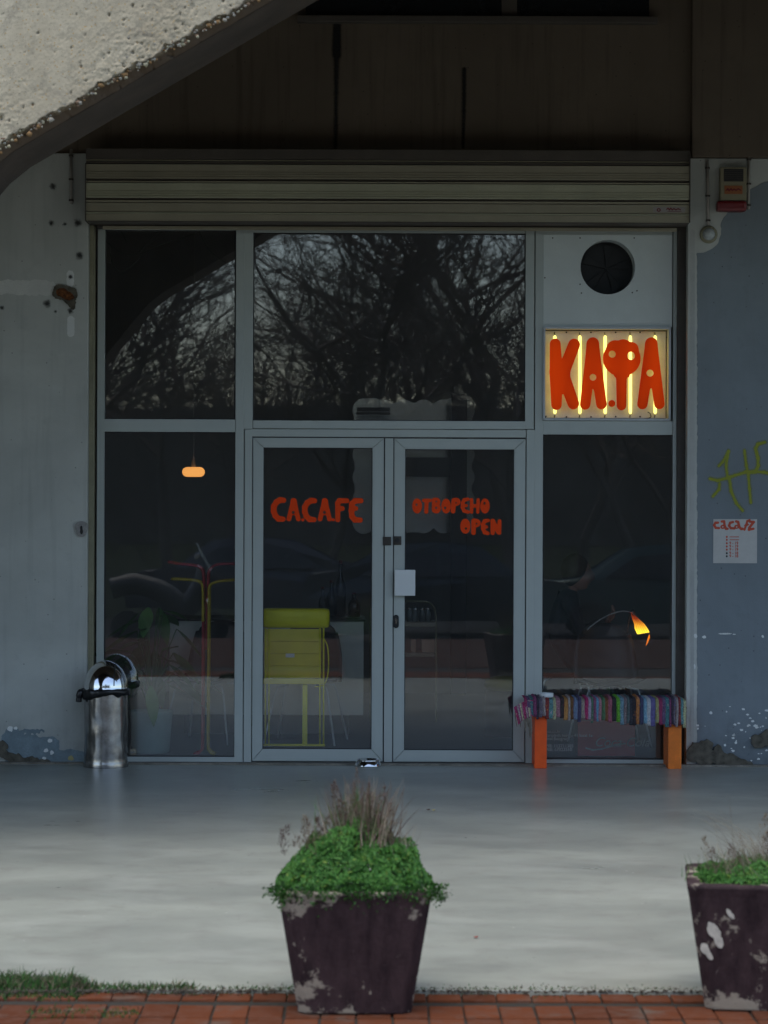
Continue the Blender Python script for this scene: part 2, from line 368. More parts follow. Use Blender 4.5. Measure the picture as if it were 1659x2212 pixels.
# shapes drawn as rounded strokes, filled and given thickness
def sd_prim(p, X, Y):
    if p[0] == 'c':
        _, x0, y0, r0, x1, y1, r1 = p
        dx, dy = x1-x0, y1-y0; L = dx*dx+dy*dy+1e-9
        t = np.clip(((X-x0)*dx+(Y-y0)*dy)/L, 0, 1)
        return np.hypot(X-x0-t*dx, Y-y0-t*dy) - (r0+(r1-r0)*t)
    _, cx, cy, rx, ry = p
    return (np.sqrt(((X-cx)/rx)**2+((Y-cy)/ry)**2)-1)*min(rx, ry)
def pl(pts, r):
    return [('c', *pts[i], r, *pts[i+1], r) for i in range(len(pts)-1)]
def shape(name, prims, holes, tomap, y, thick, mat, parent, res=None, k=None, soft=0, wob=0):
    xs, ys = [], []
    for p in prims:
        if p[0] == 'c': xs += [p[1]-p[3], p[1]+p[3], p[4]-p[6], p[4]+p[6]]; ys += [p[2]-p[3], p[2]+p[3], p[5]-p[6], p[5]+p[6]]
        else: xs += [p[1]-p[3], p[1]+p[3]]; ys += [p[2]-p[4], p[2]+p[4]]
    x0, x1, y0, y1 = min(xs)-soft, max(xs)+soft, min(ys)-soft, max(ys)+soft
    res = res or max(x1-x0, y1-y0)/46; x0 -= res*2; y0 -= res*2
    nx = int((x1-x0)/res)+3; ny = int((y1-y0)/res)+3
    gx = x0+np.arange(nx)*res; gy = y0+np.arange(ny)*res; X, Y = np.meshgrid(gx, gy, indexing='ij')
    k = k or res*2.5; D = None
    for p in prims:
        d = sd_prim(p, X, Y)
        if D is None: D = d
        else:
            h = np.clip(.5+.5*(D-d)/k, 0, 1); D = D*(1-h)+d*h-k*h*(1-h)
    for hl in holes: D = np.maximum(D, -sd_prim(hl, X, Y))
    if wob:
        for i in range(nx):
            for j in range(ny): D[i,j] += wob*(noise.noise(Vector((gx[i]/wob*.35, gy[j]/wob*.35, 3.3)))+.6*noise.noise(Vector((gx[i]/wob*1.1, gy[j]/wob*1.1, 9.3))))
    D = D - soft
    verts, vals, faces, key, bnd = [], [], [], {}, []
    def vert(kk, px, py, val):
        if kk not in key:
            wx, wz = tomap(px, py); key[kk] = len(verts); verts.append((wx, y, wz)); vals.append(val)
        return key[kk]
    for i in range(nx-1):
        for j in range(ny-1):
            cr = ((i,j),(i+1,j),(i+1,j+1),(i,j+1)); ds = [D[c] for c in cr]
            if min(ds) >= 0: continue
            poly, isb = [], []
            for q in range(4):
                c0, c1 = cr[q], cr[(q+1) % 4]; d0, d1 = ds[q], ds[(q+1) % 4]
                if d0 < 0: poly.append(vert(c0, gx[c0[0]], gy[c0[1]], d0)); isb.append(0)
                if (d0 < 0) != (d1 < 0):
                    t = d0/(d0-d1); kk = (min(c0,c1), max(c0,c1), 'e')
                    poly.append(vert(kk, gx[c0[0]]*(1-t)+gx[c1[0]]*t, gy[c0[1]]*(1-t)+gy[c1[1]]*t, 0)); isb.append(1)
            if len(poly) > 2:
                faces.append(tuple(poly))
                for q in range(len(poly)):
                    if isb[q] and isb[(q+1) % len(poly)]: bnd.append((poly[q], poly[(q+1) % len(poly)]))
    nfront = len(faces)
    if thick:
        bk = {}
        for a, b in bnd:
            for q in (a, b):
                if q not in bk: bk[q] = len(verts); verts.append((verts[q][0], y+thick, verts[q][2])); vals.append(0)
            faces.append((b, a, bk[a], bk[b]))
    o = add(name, verts, faces, mat, parent)
    if soft:
        at = o.data.attributes.new('sd', 'FLOAT', 'POINT'); at.data.foreach_set('value', [-(v)/(2*soft) for v in vals])
    return o
def dm(ox, oy, k, y):                      # photo crop coordinates -> place on the plane at depth y
    def f(px, py):
        q = P((ox+px*k)*.6636, (oy+py*k)*.6636, y); return q.x, q.z
    return f
D1 = lambda y: (lambda px, py: (P(px, py, y).x, P(px, py, y).z))   # grid coordinates
def soft_mat(name, c, a=.8, rough=.7):
    m, t, b = new_mat(name); b.inputs['Base Color'].default_value = (*c, 1); b.inputs['Roughness'].default_value = rough
    at = nd(t, 'ShaderNodeAttribute', attribute_name='sd'); n = noise_n(t, coords(t), 90, 4, .8)
    q = t.nodes.new('ShaderNodeMath'); q.operation = 'MULTIPLY_ADD'; q.inputs[1].default_value = .9
    t.links.new(n, q.inputs[0]); t.links.new(at.outputs['Fac'], q.inputs[2])
    r = nd(t, 'ShaderNodeMapRange'); t.links.new(q.outputs[0], r.inputs['Value']); r.inputs['From Min'].default_value = .45; r.inputs['From Max'].default_value = 1.25; r.inputs['To Max'].default_value = a
    t.links.new(r.outputs[0], b.inputs['Alpha']); return m

# ================================================================== SETTING
ground = box('ground', -150, 150, -32, 60, -1.2, -.62, M['grass_ground']); meta(ground, kind='structure')
far = box('far_ground', -300, 300, -400, -32, -1.2, -.60, M['grass_ground']); meta(far, kind='structure')
road = box('road', -150, 150, -30.5, -22, -.62, -.56, M['asphalt']); meta(road, kind='structure')
YS = G(800, 2138).y                                     # front edge of the slab
slab = box('floor_slab', -14, 14, YS, 0.0, -.5, 0, M['slab'], bev=.004); meta(slab, kind='structure')
pave = box('brick_paving', -14, 14, -14.4, YS-.004, -.5, -.022, M['joint']); meta(pave, kind='structure')
# sheet of the paving beyond the single pavers
sh = box('paving_sheet', -14, 14, -14.4, YS-1.68, -.021, -.017, M['brick_sheet']); meta(sh, kind='structure')
# verge with a fall to the road
vx = [(-14.4,-.035),(-17,-.18),(-19.5,-.42),(-22,-.57)]
vv, ff = [], []
for i in range(57):
    for j, (yy, zz) in enumerate(vx): vv.append((-14+i*.5, yy, zz+.03*noise.noise(Vector((i*.4,j,0)))))
for i in range(56):
    for j in range(3): a = i*4+j; ff.append((a, a+1, a+5, a+4))
vg = add('grass_verge', vv, ff, M['grass_ground'], None, True); meta(vg, kind='structure')
# single pavers near the slab (stack bond, long side towards the wall)
bmB = bmesh.new(); bm_box(bmB, -.058,.058,-.1015,.1015,-.06,0,.006); meB = bpy.data.meshes.new('brick'); bmB.to_mesh(meB); bmB.free(); meB.materials.append(M['brick'])
rows = [G(800, 2163).y + .103 - i*.207 for i in range(-1, 5)]
nb = 0
for ri, yc in enumerate(rows):
    rr = 30 if ri < 3 else 16
    for i in range(-rr, rr+1):
        if nb >= 298: break
        x = i*.122 + .02 + .002*random.uniform(-1,1)
        if yc+.1 > YS-.01: yy = YS-.07; sy = .55
        else: yy = yc; sy = 1
        o = bpy.data.objects.new('brick', meB); col.objects.link(o); o.parent = pave
        dz = random.uniform(-.005,.004) - (.006 if ri > 2 else 0)
        o.location = (x, yy if sy == 1 else YS-.065, -.013+dz*.6); o.scale = (1, sy, 1)
        o.rotation_euler = (random.uniform(-.012,.012), random.uniform(-.012,.012), random.uniform(-.012,.012)); nb += 1

# ------------------------------------------------------------------ building
YF = .14                                                # plane of the shopfront
bld = thing('cafe_building', (0,0,0), 'grey concrete building with painted walls either side of a wide shopfront', 'building')
xl = rect(0,0,193,10,0)[1]; xr = rect(1488,0,1600,10,0)[0]
ztop = P(170,331).z; ztr = P(1560,342).z
box('wall', -9, xl, 0, .4, 0, ztop, M['wall_grey'], bld, bev=.006)
box('wall', xr, 9, 0, .4, 0, ztr, M['wall_grey'], bld, bev=.006)
box('upper_wall', -9, xr+.02, .03, .5, ztop+.003, 5.6, M['brown_concrete'], bld)
box('pillar', xr+.02, 9, -.025, .5, ztr+.003, 5.6, M['brown_concrete'], bld, bev=.01)
# blue paint field on the right wall (a coat of its own), above it bare plaster
a, b_, c, d = rect(1506, 489, 1900, 1645, 0)
bl = shape('blue_paint', [('c', 1540, 530, 34, 1900, 530, 40), ('c',1540,1660,34,1900,1660,40), ('c',1540,530,34,1540,1660,34), ('c',1720,560,180,1720,1640,180)], [('c',1500,500,46,1512,500,46)], D1(-.002), -.002, .002, M['wall_blue'], bld, res=6, wob=2.2)
# concrete window band high up
wz0 = P(1000,36,.0).z
wx0, wx1 = P(660,30).x, P(1402,30).x
box('high_window', wx0, wx1, .0, .028, wz0, 5.55, M['glass_dark'], bld)
box('window_sill', wx0-.05, wx1+.05, -.05, .025, wz0-.045, wz0-.002, M['shutter_dark'], bld, bev=.005)
box('window_post', P(1100,20).x-.05, P(1100,20).x+.05, -.012, -.001, wz0+.002, 5.5, M['shutter_dark'], bld)
# water stains running down from the window band
Sd = soft_mat('water_stain', (.006,.006,.006), .85)
shape('water_stain', [('c',728,40,7,727,118,9),('c',727,118,5,726,200,3),('c',726,200,3,725,318,3)], [], D1(.028), .028, 0, Sd, bld, res=1.6, soft=3.5)
shape('water_stain', [('c',1003,150,4,1002,240,3),('c',1002,240,3,1000,318,2)], [], D1(.028), .028, 0, Sd, bld, res=1.6, soft=3)
# ceiling of the covered passage and fascia put in over its front, out of view, to cut sky light
YA = -(DW - DW*(1-.272))                                 # front plane of the covered zone
box('ceiling', -9, 9, YA+.3, .03, 5.2, 5.5, M['soffit'], bld)
box('added_fascia', -9, 9, YA+.05, YA+.3, 4.22, 5.6, M['soffit'], bld)
# storeys above, out of the frame
box('upper_storeys', -9, 9, YA+.1, .5, 5.61, 10, M['wall_bare'], bld)
# side returns that close the covered passage
box('side_wall', -9.4, -9.003, YA+.1, .4, 0, 5.5, M['wall_bare'], bld)

# ------------------------------------------------------------------ slanting concrete beam in front (its own object)
front = [(-560,1980),(-520,1500),(-430,1050),(-330,760),(-200,575),(-90,440),(-22,360),(25,322),(565,8),(1100,-304)]
fw = [P(u, v, YA) for u, v in front]; fw[0].z = -.02
beam = thing('slanting_concrete_beam', (fw[0].x, YA, 0), 'rough slanting concrete beam with crumbling lower edge crossing the top left corner', 'beam')
dirt_ = Vector((-.55, 0, .835)); TB = .68
def edge_pt(s):                                          # s along polyline, metres
    for i in range(len(fw)-1):
        L = (fw[i+1]-fw[i]).length
        if s <= L or i == len(fw)-2: return fw[i].lerp(fw[i+1], s/L)
        s -= L
cum = [0]
for i in range(len(fw)-1): cum.append(cum[-1]+(fw[i+1]-fw[i]).length)
s0, s1 = cum[6]-.15, cum[8]+.15
def face_patch(sa, sb, ta, tb, ns, ntt, name):
    vs, fs, ed = [], [], []
    for i in range(ns+1):
        s = sa+(sb-sa)*i/ns; e = edge_pt(s)
        for j in range(ntt+1):
            t = ta+(tb-ta)*(j/ntt)
            p = e+dirt_*t
            lip = .05+.035*noise.noise(Vector((s*7,1,0)))+.02*noise.noise(Vector((s*25,5,0)))
            y = 0; q = Vector((p.x, p.z, 0))
            n1 = noise.noise(q*9); n2 = noise.noise(q*28); n3 = noise.noise(q*75)
            wear = max(0, 1-t/.42)*max(0,min(1,.55+1.6*noise.noise(Vector((s*2.2,t*3,8)))))                        # rougher towards the edge
            y += (.0006+.005*wear)*n2+(.0008+.004*wear)*n3+.0015*n1+(.0005+.003*wear)*noise.noise(q*140)
            pit = max(0, noise.noise(q*17+Vector((4,7,2)))-.32-.3*(1-wear)); y += .04*pit+.05*max(0, noise.noise(q*45+Vector((1,9,2)))-.35-.2*(1-wear))
            if t < lip: y += .07*(1-t/lip)**.8+.02
            p = Vector((p.x, YA+y, p.z)); vs.append(p)
            ed.append(max(0, min(1, 1-(t-lip*.6)/.05))*.9 if t < lip*.6+.05 else max(0,.42*wear))
    for i in range(ns):
        for j in range(ntt): a = i*(ntt+1)+j; fs.append((a, a+ntt+1, a+ntt+2, a+1))
    o = add(name, vs, fs, M['beam'], beam, True)
    at = o.data.attributes.new('edge', 'FLOAT', 'POINT'); at.data.foreach_set('value', ed); return o
face_patch(s0, s1, 0, 1.1, 330, 230, 'front_face')
face_patch(0, s0, 0, 1.1, 120, 30, 'front_face'); face_patch(s1, cum[-1], 0, 1.1, 40, 30, 'front_face'); face_patch(0, cum[-1], 1.1, 4.5, 90, 20, 'front_face')
sv, sf = [], []
for i, p in enumerate(fw):
    for q in (Vector((p.x, YA+.085, p.z)), Vector((p.x, YA+TB, p.z)), Vector((p.x, YA+TB, p.z))+dirt_*4.5): sv.append(q)
for i in range(len(fw)-1):
    for j in range(2): a = i*3+j; sf.append((a, a+1, a+4, a+3))
add('soffit', sv, sf, M['soffit'], beam)
# loose aggregate along the crumbled edge
pv, pf, pm = [], [], []
ico = [Vector(v) for v in ((0,0,1),(.9,0,.3),(.3,.85,.3),(-.7,.5,.3),(-.7,-.5,.3),(.3,-.85,.3),(0,0,-1))]
icf = [(0,1,2),(0,2,3),(0,3,4),(0,4,5),(0,5,1),(6,2,1),(6,3,2),(6,4,3),(6,5,4),(6,1,5)]
for k in range(900):
    s = random.uniform(s0, s1); t = abs(random.gauss(.05,.09))+.02; e = edge_pt(s)+dirt_*t
    r = random.uniform(.004,.011)*(1 if random.random() < .85 else 1.7); b0 = len(pv)
    Rm = Matrix.Rotation(random.uniform(0,6),3,(random.random(),random.random(),random.random()))
    for v in ico: q = Rm@v; pv.append((e.x+q.x*r*1.2, YA+.012+q.y*r, e.z+q.z*r))
    for f in icf: pf.append(tuple(b0+x for x in f)); 
    pm += [random.choice((0,0,1,2,3))]*len(icf)
ag = add('aggregate', pv, pf, None, beam, True, [pbr('agg_a',(.34,.31,.25),.9), pbr('agg_b',(.26,.15,.06),.9), pbr('agg_c',(.2,.13,.08),.9), pbr('agg_d',(.4,.36,.24),.9)], pm); meta(ag, kind='stuff')

# ------------------------------------------------------------------ wall damage, patches
def chip(u, v, r, mat, name='plaster_chip', sx=1, y=-.0025, wob=None):
    return shape(name, [('e', u, v, r*sx, r)], [], D1(y), y, .002, mat, bld, res=r/5, wob=wob or r*.45)
shape('paint_patch', [('c',-20,620,15,105,622,16)], [], D1(-.002), -.002, .0015, pbr('patch_pale',(.62,.62,.57),.8), bld, res=2.5, wob=4)
shape('paint_patch', [('c',152,592,8,152,612,8)], [], D1(-.002), -.002, .0015, M['chip_white'], bld, res=1.5, wob=1.5)
shape('paint_patch', [('c',153,690,8,153,720,8)], [], D1(-.0025), -.0025, .0015, M['chip_white'], bld, res=1.5, wob=1)
shape('wall_cavity', [('c',132,632,12,150,640,12),('c',150,640,8,154,658,5)], [], D1(-.004), -.004, .004, M['rust'], bld, res=1.5, wob=3)
shape('cavity_rim', [('c',128,630,15,150,636,17),('c',150,642,13,156,662,7)], [('c',132,632,11,150,640,10)], D1(-.012), -.012, .012, M['plaster_dark'], bld, res=1.5, wob=3)
Sp = soft_mat('dirt_spot', (.03,.03,.028), .8)
for u, v, r in ((114,403,7),(111,482,6),(168,481,8),(172,552,8),(102,656,8),(4,665,5),(152,598,5),(152,672,6),(120,673,3),(140,484,4)):
    shape('dirt_spot', [('e',u,v,r*.7,r*.7)], [], D1(-.003), -.0035, 0, Sp, bld, res=r/5, soft=r*.6, wob=r*.3)
# base of the left wall
shape('stain', [('c',20,1600,18,110,1612,20),('c',30,1630,22,170,1638,16),('e',60,1580,28,5)], [], D1(-.002), -.002, .001, M['stain_teal'], bld, res=3, wob=7)
shape('crumbled_plaster', [('c',-10,1622,10,30,1640,9),('c',30,1640,9,120,1650,4),('e',0,1612,16,14)], [], D1(-.02), -.02, .02, M['plaster_dark'], bld, res=3, wob=7)
for u, v, r, k in ((22,1575,5,0),(34,1573,3,0),(108,1600,4,0),(100,1621,4,0),(112,1626,4,0),(95,1638,3,0),(154,1638,5,1),(20,1637,4,0)):
    chip(u, v, r, M['chip_yellow'] if k else M['chip_white'], sx=1.3)
# base of the right wall
shape('crumbled_plaster', [('c',1500,1630,18,1560,1640,16),('c',1560,1640,16,1620,1652,5),('c',1640,1600,14,1700,1590,24),('e',1520,1612,26,10)], [], D1(-.03), -.03, .03, M['plaster_dark'], bld, res=3, wob=8)
for k in range(46):
    u = random.choice((random.uniform(1500,1659), random.gauss(1620,25))); v = random.uniform(1520,1640) if k > 12 else random.uniform(1560,1650)
    chip(u, v, random.uniform(.8,2.6), M['chip_white'], sx=random.uniform(.6,2))
for u, v, r, sx in ((1502,1374,4,.9),(1521,1376,3,1.4),(1566,1369,1.6,9),(1648,1375,2.5,1.2),(1500,1440,4,.5),(1497,1625,4,.6),(1586,1370,1.2,3),(1536,1540,3,1.2),(1590,1603,4,.6)):
    chip(u, v, r, M['chip_white'], sx=sx)
# pale corner strip of worn paint beside the opening
shape('worn_corner', [('c',1496,500,5,1495,1640,4)], [], D1(-.0028), -.0028, .001, pbr('corner_pale',(.42,.42,.39),.8), bld, res=2, wob=1.1)
# sprayed tag in yellow green
Sg = soft_mat('spray_paint', (.3,.32,.012), .75)
gt = dm(2280,1400,.2079,-.003)
shape('graffiti', pl([(290,560),(350,500),(440,330),(400,560),(430,760)],22)+pl([(150,760),(270,790),(450,740),(700,660),(860,650),(1000,660),(1200,720)],24)+pl([(300,840),(290,930),(195,1040)],22)+pl([(455,770),(480,950),(560,1140),(660,1260)],24)
      +pl([(690,320),(720,560),(750,700),(770,920),(790,1140)],22)+pl([(1010,190),(900,220),(865,290),(900,440),(905,560),(860,650),(780,665)],26), [], gt, -.0036, 0, Sg, bld, res=9, soft=18)

# ------------------------------------------------------------------ concrete sill
sill = box('door_sill', xl, xr, 0.003, .42, 0, P(800,1649,YF).z-.002, pbr('sill_concrete',(.2,.19,.16),.9,0,.35,14,bmp=.6,bscale=60)); meta(sill, kind='structure')
edge = box('slab_joint', -9, 9, -.055, -.001, .0, .012, pbr('joint_strip',(.22,.2,.16),.9,0,.4,10)); meta(edge, kind='structure')

# ------------------------------------------------------------------ shopfront
sf_ = thing('shopfront', (0,YF,0), 'grey framed glass shopfront with double door and lettering under the roller shutter', 'shopfront')
FR = M['frame']; FY0, FY1 = YF, YF+.07
def mem(nm, u0, v0, u1, v1, y0=FY0, y1=FY1, mat=FR, bev=.003): return rbox(nm, u0, v0, u1, v1, y0, y1, mat, sf_, bev)
mem('stile', 209, 490, 225, 1649); mem('stile', 1453, 490, 1464, 1650, mat=FR)
mem('mullion', 508, 490, 526.4, 1649); mem('mullion', 527.2, 490, 546.5, 927, YF+.003)
mem('mullion', 1135, 490, 1154, 927, YF+.003); mem('mullion', 1154.8, 490, 1172.5, 1650)
mem('transom', 225.2, 905.5, 507.8, 933); mem('rail', 225.2, 1635, 507.8, 1648.8)
mem('transom', 546.8, 909, 1134.8, 926.6, YF+.004); mem('transom', 1172.8, 909, 1452.8, 939); mem('rail', 1172.8, 1641, 1452.8, 1650)
mem('head_rail', 225.2, 488, 507.8, 497); mem('head_rail', 546.8, 488, 1134.8, 503.5, YF+.006); mem('head_rail', 1172.8, 488, 1452.8, 507)
mem('door_jamb', 527.4, 927.6, 543.8, 1650, YF-.004); mem('door_jamb', 1136.2, 928, 1154.2, 1650.5, YF-.004)
mem('door_head', 544, 927.8, 1136, 944.2, YF-.004)
mem('gasket', 544, 944.4, 1136, 1649, YF+.062, YF+.066, M['frame_dark'], 0)
def pane(u0, v0, u1, v1, par=sf_, yo=.03): return rbox('pane', u0, v0, u1, v1, YF+yo, YF+yo+.006, M['glass'], par)
bpy.data.objects.remove(bpy.data.objects['gasket'])
pane(225, 497, 508, 905.6); pane(546.6, 503, 1135, 909.2); pane(225, 932.8, 508, 1635.4); pane(1172.4, 938.8, 1453, 1641.2)
for (u0,v0,u1,v1) in ((225,497,508,905.6),(546.6,503,1135,909),(225,933,508,1635),(1172.4,939,1453,1641)):   # rubber seals
    x0,x1,z0,z1 = rect(u0,v0,u1,v1,YF); bm = bmesh.new(); s_ = .005
    bm_box(bm, x0, x0+s_, YF+.012, YF+.029, z0, z1); bm_box(bm, x1-s_, x1, YF+.012, YF+.029, z0, z1)
    bm_box(bm, x0+s_, x1-s_, YF+.012, YF+.029, z0, z0+s_); bm_box(bm, x0+s_, x1-s_, YF+.012, YF+.029, z1-s_, z1)
    from_bm('seal', bm, M['frame_dark'], sf_)
def mitred(name, o, i, y0, y1, mat, par, gap=.0012, bev=.004):
    X0,X1,Z0,Z1 = o; x0,x1,z0,z1 = i; bm = bmesh.new(); g = gap
    for quad, sh_ in ((((X0,Z1),(X1,Z1),(x1,z1),(x0,z1)),0), (((X0,Z0),(x0,z0),(x1,z0),(X1,Z0)),0), (((X0,Z0),(X0,Z1),(x0,z1),(x0,z0)),1), (((X1,Z0),(x1,z0),(x1,z1),(X1,Z1)),1)):
        cx = sum(q[0] for q in quad)/4; cz = sum(q[1] for q in quad)/4; vs = []
        for yy in (y0, y1):
            for qx, qz in quad:
                if sh_: qz = qz + (g if qz < cz else -g)
                else: qx = qx + (g if qx < cx else -g)
                vs.append(bm.verts.new((qx, yy, qz)))
        fs = [bm.faces.new(vs[0:4]), bm.faces.new(list(reversed(vs[4:8])))]
        for k in range(4): fs.append(bm.faces.new((vs[k], vs[k+4], vs[(k+1)%4+4], vs[(k+1)%4])))
        es = list(fs[0].edges); bmesh.ops.bevel(bm, geom=es, offset=bev, segments=2, affect='EDGES')
    bmesh.ops.recalc_face_normals(bm, faces=bm.faces)
    return from_bm(name, bm, mat, par)
YD = YF-.008
def door(u0,v0,u1,v1,gu0,gv0,gu1,gv1,label):
    d_ = mitred('door', rect(u0,v0,u1,v1,YD), rect(gu0,gv0,gu1,gv1,YD), YD, YD+.05, FR, sf_); d_['label'] = label
    rbox('pane', gu0-.3, gv0-.3, gu1+.3, gv1+.3, YD+.022, YD+.028, M['glass'], d_)
    x0,x1,z0,z1 = rect(gu0,gv0,gu1,gv1,YD); bm = bmesh.new(); s_ = .005
    bm_box(bm, x0, x0+s_, YD+.008, YD+.021, z0, z1); bm_box(bm, x1-s_, x1, YD+.008, YD+.021, z0, z1)
    bm_box(bm, x0+s_, x1-s_, YD+.008, YD+.021, z0, z0+s_); bm_box(bm, x0+s_, x1-s_, YD+.008, YD+.021, z1-s_, z1)
    from_bm('seal', bm, M['frame_dark'], d_); return d_
dl = door(545.5,946,828,1644.5,568,967,803.5,1618.5,'left door leaf with red bubble lettering')
dr = door(850.5,948,1134,1646,874,970.5,1109.5,1621,'right door leaf with white plate and opening notice')
mem('door_strip', 830.5, 947, 848.5, 1646, YD-.004, YD+.04)
mem('door_shadow_gap', 544.5, 944.6, 1135.5, 1649.5, YD+.045, YD+.052, M['frame_dark'], 0)
o = bpy.data.objects['door_shadow_gap']; bpy.data.objects.remove(o)
for g0, g1 in ((828.2,830.3),(848.7,850.3)): mem('gap_seal', g0, 948, g1, 1645, YD+.01, YD+.04, M['frame_dark'], 0)
mem('gap_seal', 545, 944.3, 1134.5, 946, YD+.012, YD+.04, M['frame_dark'], 0); mem('gap_seal', 545, 1646.3, 1134.5, 1650, YD+.012, YD+.04, M['frame_dark'], 0)
# locks, plate
rbox('latch', 827, 1159.5, 845, 1178, YD-.012, YD-.0042, M['rail_dark'], dl, .002)
rbox('latch', 849.5, 1158.5, 867, 1177, YD-.014, YD-.001, M['rail_dark'], dr, .003)
shape('latch_knob', [('e',858,1167,5,5)], [], D1(YD-.024), YD-.024, .01, M['frame_dark'], dr, res=1)
shape('lock_plate', [('c',855.5,1334,6,855.5,1351,6)], [], D1(YD-.01), YD-.01, .009, M['black'], dr, res=.8)
shape('lock_cylinder', [('e',855.5,1339,3,3),('c',855.5,1341,1.5,855.5,1346,2)], [], D1(YD-.013), YD-.013, .003, M['chrome'], dr, res=.6)
rbox('handle_plate', 852.5, 1231, 897, 1287, YD-.05, YD-.035, M['white'], dr, .003)
rbox('handle_stem', 858, 1250, 866, 1270, YD-.035, YD-.001, M['chrome'], dr, .001)
# lettering on the doors (cut foil standing on the glass)
def letters(defs, tm, y, par, mat, th=.0015, name='letter'):
    for prims, holes in defs: shape(name, prims, holes, tm, y, th, mat, par)
t3 = dm(860,1590,.217,YD+.0195)
Cc = [(290,177),(240,174),(185,205),(145,270),(142,340),(168,410),(215,455),(280,460)]
def Aset(dx): return ([('c',442+dx,187,40,370+dx,458,36),('c',442+dx,187,40,512+dx,458,36),('c',442+dx,200,42,442+dx,340,58)], [('e',436+dx,360,22,22)])
letters([(pl(Cc,41),[]), Aset(0), ([('e',580,470,25,25)],[]), (pl([(x+465,y+8) for x,y in Cc],40),[]), Aset(468), ([('e',1036,470,24,24)],[]),
  (pl([(1240,184),(1130,185),(1104,225),(1103,468)],38)+pl([(1110,305),(1172,300)],37),[]),
  (pl([(1450,184),(1365,186),(1315,230),(1308,330),(1318,420),(1360,470),(1440,474)],40)+pl([(1320,300),(1375,300)],36),[])], t3, YD+.0195, dl, M['letter_red'])
t4 = dm(1320,1590,.2049,YD+.0195)
letters([([('e',185,278,78,120)],[('e',175,258,14,20)]), (pl([(290,190),(390,190)],28)+pl([(335,200),(330,370)],33),[]),
  ([('e',490,215,64,70),('e',490,320,72,78),('c',452,180,32,452,350,32)],[('e',490,208,14,14),('e',488,308,18,16)]),
  ([('e',645,280,75,118)],[('e',630,308,16,22)]), ([('c',768,190,38,755,360,38),('e',805,212,68,66)],[('e',803,228,12,12)]),
  (pl([(990,170),(935,182),(908,230),(905,300),(930,355),(995,375)],28)+pl([(930,275),(968,272)],24),[]),
  (pl([(1050,180),(1050,375)],28)+pl([(1155,180),(1148,375)],27)+pl([(1050,277),(1150,277)],28),[]),
  ([('e',1262,278,76,120)],[('e',1255,235,16,24)]),
  ([('e',950,600,80,120)],[('e',960,637,18,18)]), ([('c',1085,512,38,1080,705,36),('e',1122,550,72,68)],[('e',1130,560,13,15)]),
  (pl([(1310,508),(1260,518),(1230,570),(1232,640),(1260,698),(1305,712)],31)+pl([(1250,610),(1288,610)],27),[]),
  (pl([(1385,515),(1385,705)],35)+pl([(1495,520),(1490,705)],31)+pl([(1392,525),(1478,695)],36),[])], t4, YD+.0195, dr, M['letter_red'])
# fan panel with round opening
vx0,vx1,vz0,vz1 = rect(1172.8,507.3,1452.6,706,YF)
cpt = P(1313,577,YF+.012); rad = 59*(DW+YF)/FP
bm = bmesh.new(); NC = 48; ring = []; rimb = []
for k in range(NC):
    q = 2*math.pi*k/NC; ring.append((cpt.x+rad*math.cos(q), cpt.z+rad*math.sin(q)))
outer = []
for k in range(NC):
    q = 2*math.pi*k/NC; dx, dz = math.cos(q), math.sin(q)
    tt = min((vx1-cpt.x)/dx if dx > 1e-6 else (vx0-cpt.x)/dx if dx < -1e-6 else 9, (vz1-cpt.z)/dz if dz > 1e-6 else (vz0-cpt.z)/dz if dz < -1e-6 else 9)
    outer.append((cpt.x+dx*tt, cpt.z+dz*tt))
for cx_, cz_ in ((vx0,vz0),(vx1,vz0),(vx1,vz1),(vx0,vz1)):
    k = min(range(NC), key=lambda q: (outer[q][0]-cx_)**2+(outer[q][1]-cz_)**2); outer[k] = (cx_, cz_)
vi = [bm.verts.new((x, YF+.012, z)) for x, z in ring]; vo = [bm.verts.new((x, YF+.012, z)) for x, z in outer]; vb = [bm.verts.new((x, YF+.16, z)) for x, z in ring]
for k in range(NC):
    k2 = (k+1) % NC; bm.faces.new((vi[k], vi[k2], vo[k2], vo[k])); bm.faces.new((vi[k2], vi[k], vb[k], vb[k2]))
vp = from_bm('vent_panel', bm, M['panel_white'], sf_)
lathe('fan_housing', [(rad*1.0,.0),(rad*1.06,.0)], (0,0,0), M['black'], vp)   # placeholder ring replaced below
bpy.data.objects.remove(bpy.data.objects['fan_housing'])
bm = bmesh.new(); bmesh.ops.create_circle(bm, cap_ends=True, radius=rad*1.02, segments=32, matrix=Matrix.Translation((cpt.x,YF+.165,cpt.z))@Matrix.Rotation(R(90),4,'X')); from_bm('duct_back', bm, M['black'], vp)
fv, fm = [], []
for k in range(5):
    q = 2*math.pi*k/5+.3; b0 = len(fv)
    for rr_, off in ((.05,-.2),(.9,-.3),(.9,.1),(.05,.2)):
        fv.append((cpt.x+rad*rr_*math.cos(q+off), YF+.15+.01*(off), cpt.z+rad*rr_*math.sin(q+off)))
    fm.append((b0,b0+1,b0+2,b0+3))
add('fan_blades', fv, fm, M['black'], vp)
for u, v in ((1194,514),(1253,514),(1253,614),(1256,633),(1370,514),(1376,628),(1366,632),(1177,600)):
    shape('screw', [('e',u,v,1.6,1.6)], [], D1(YF+.009), YF+.009, .003, M['rail_dark'], vp, res=.5)

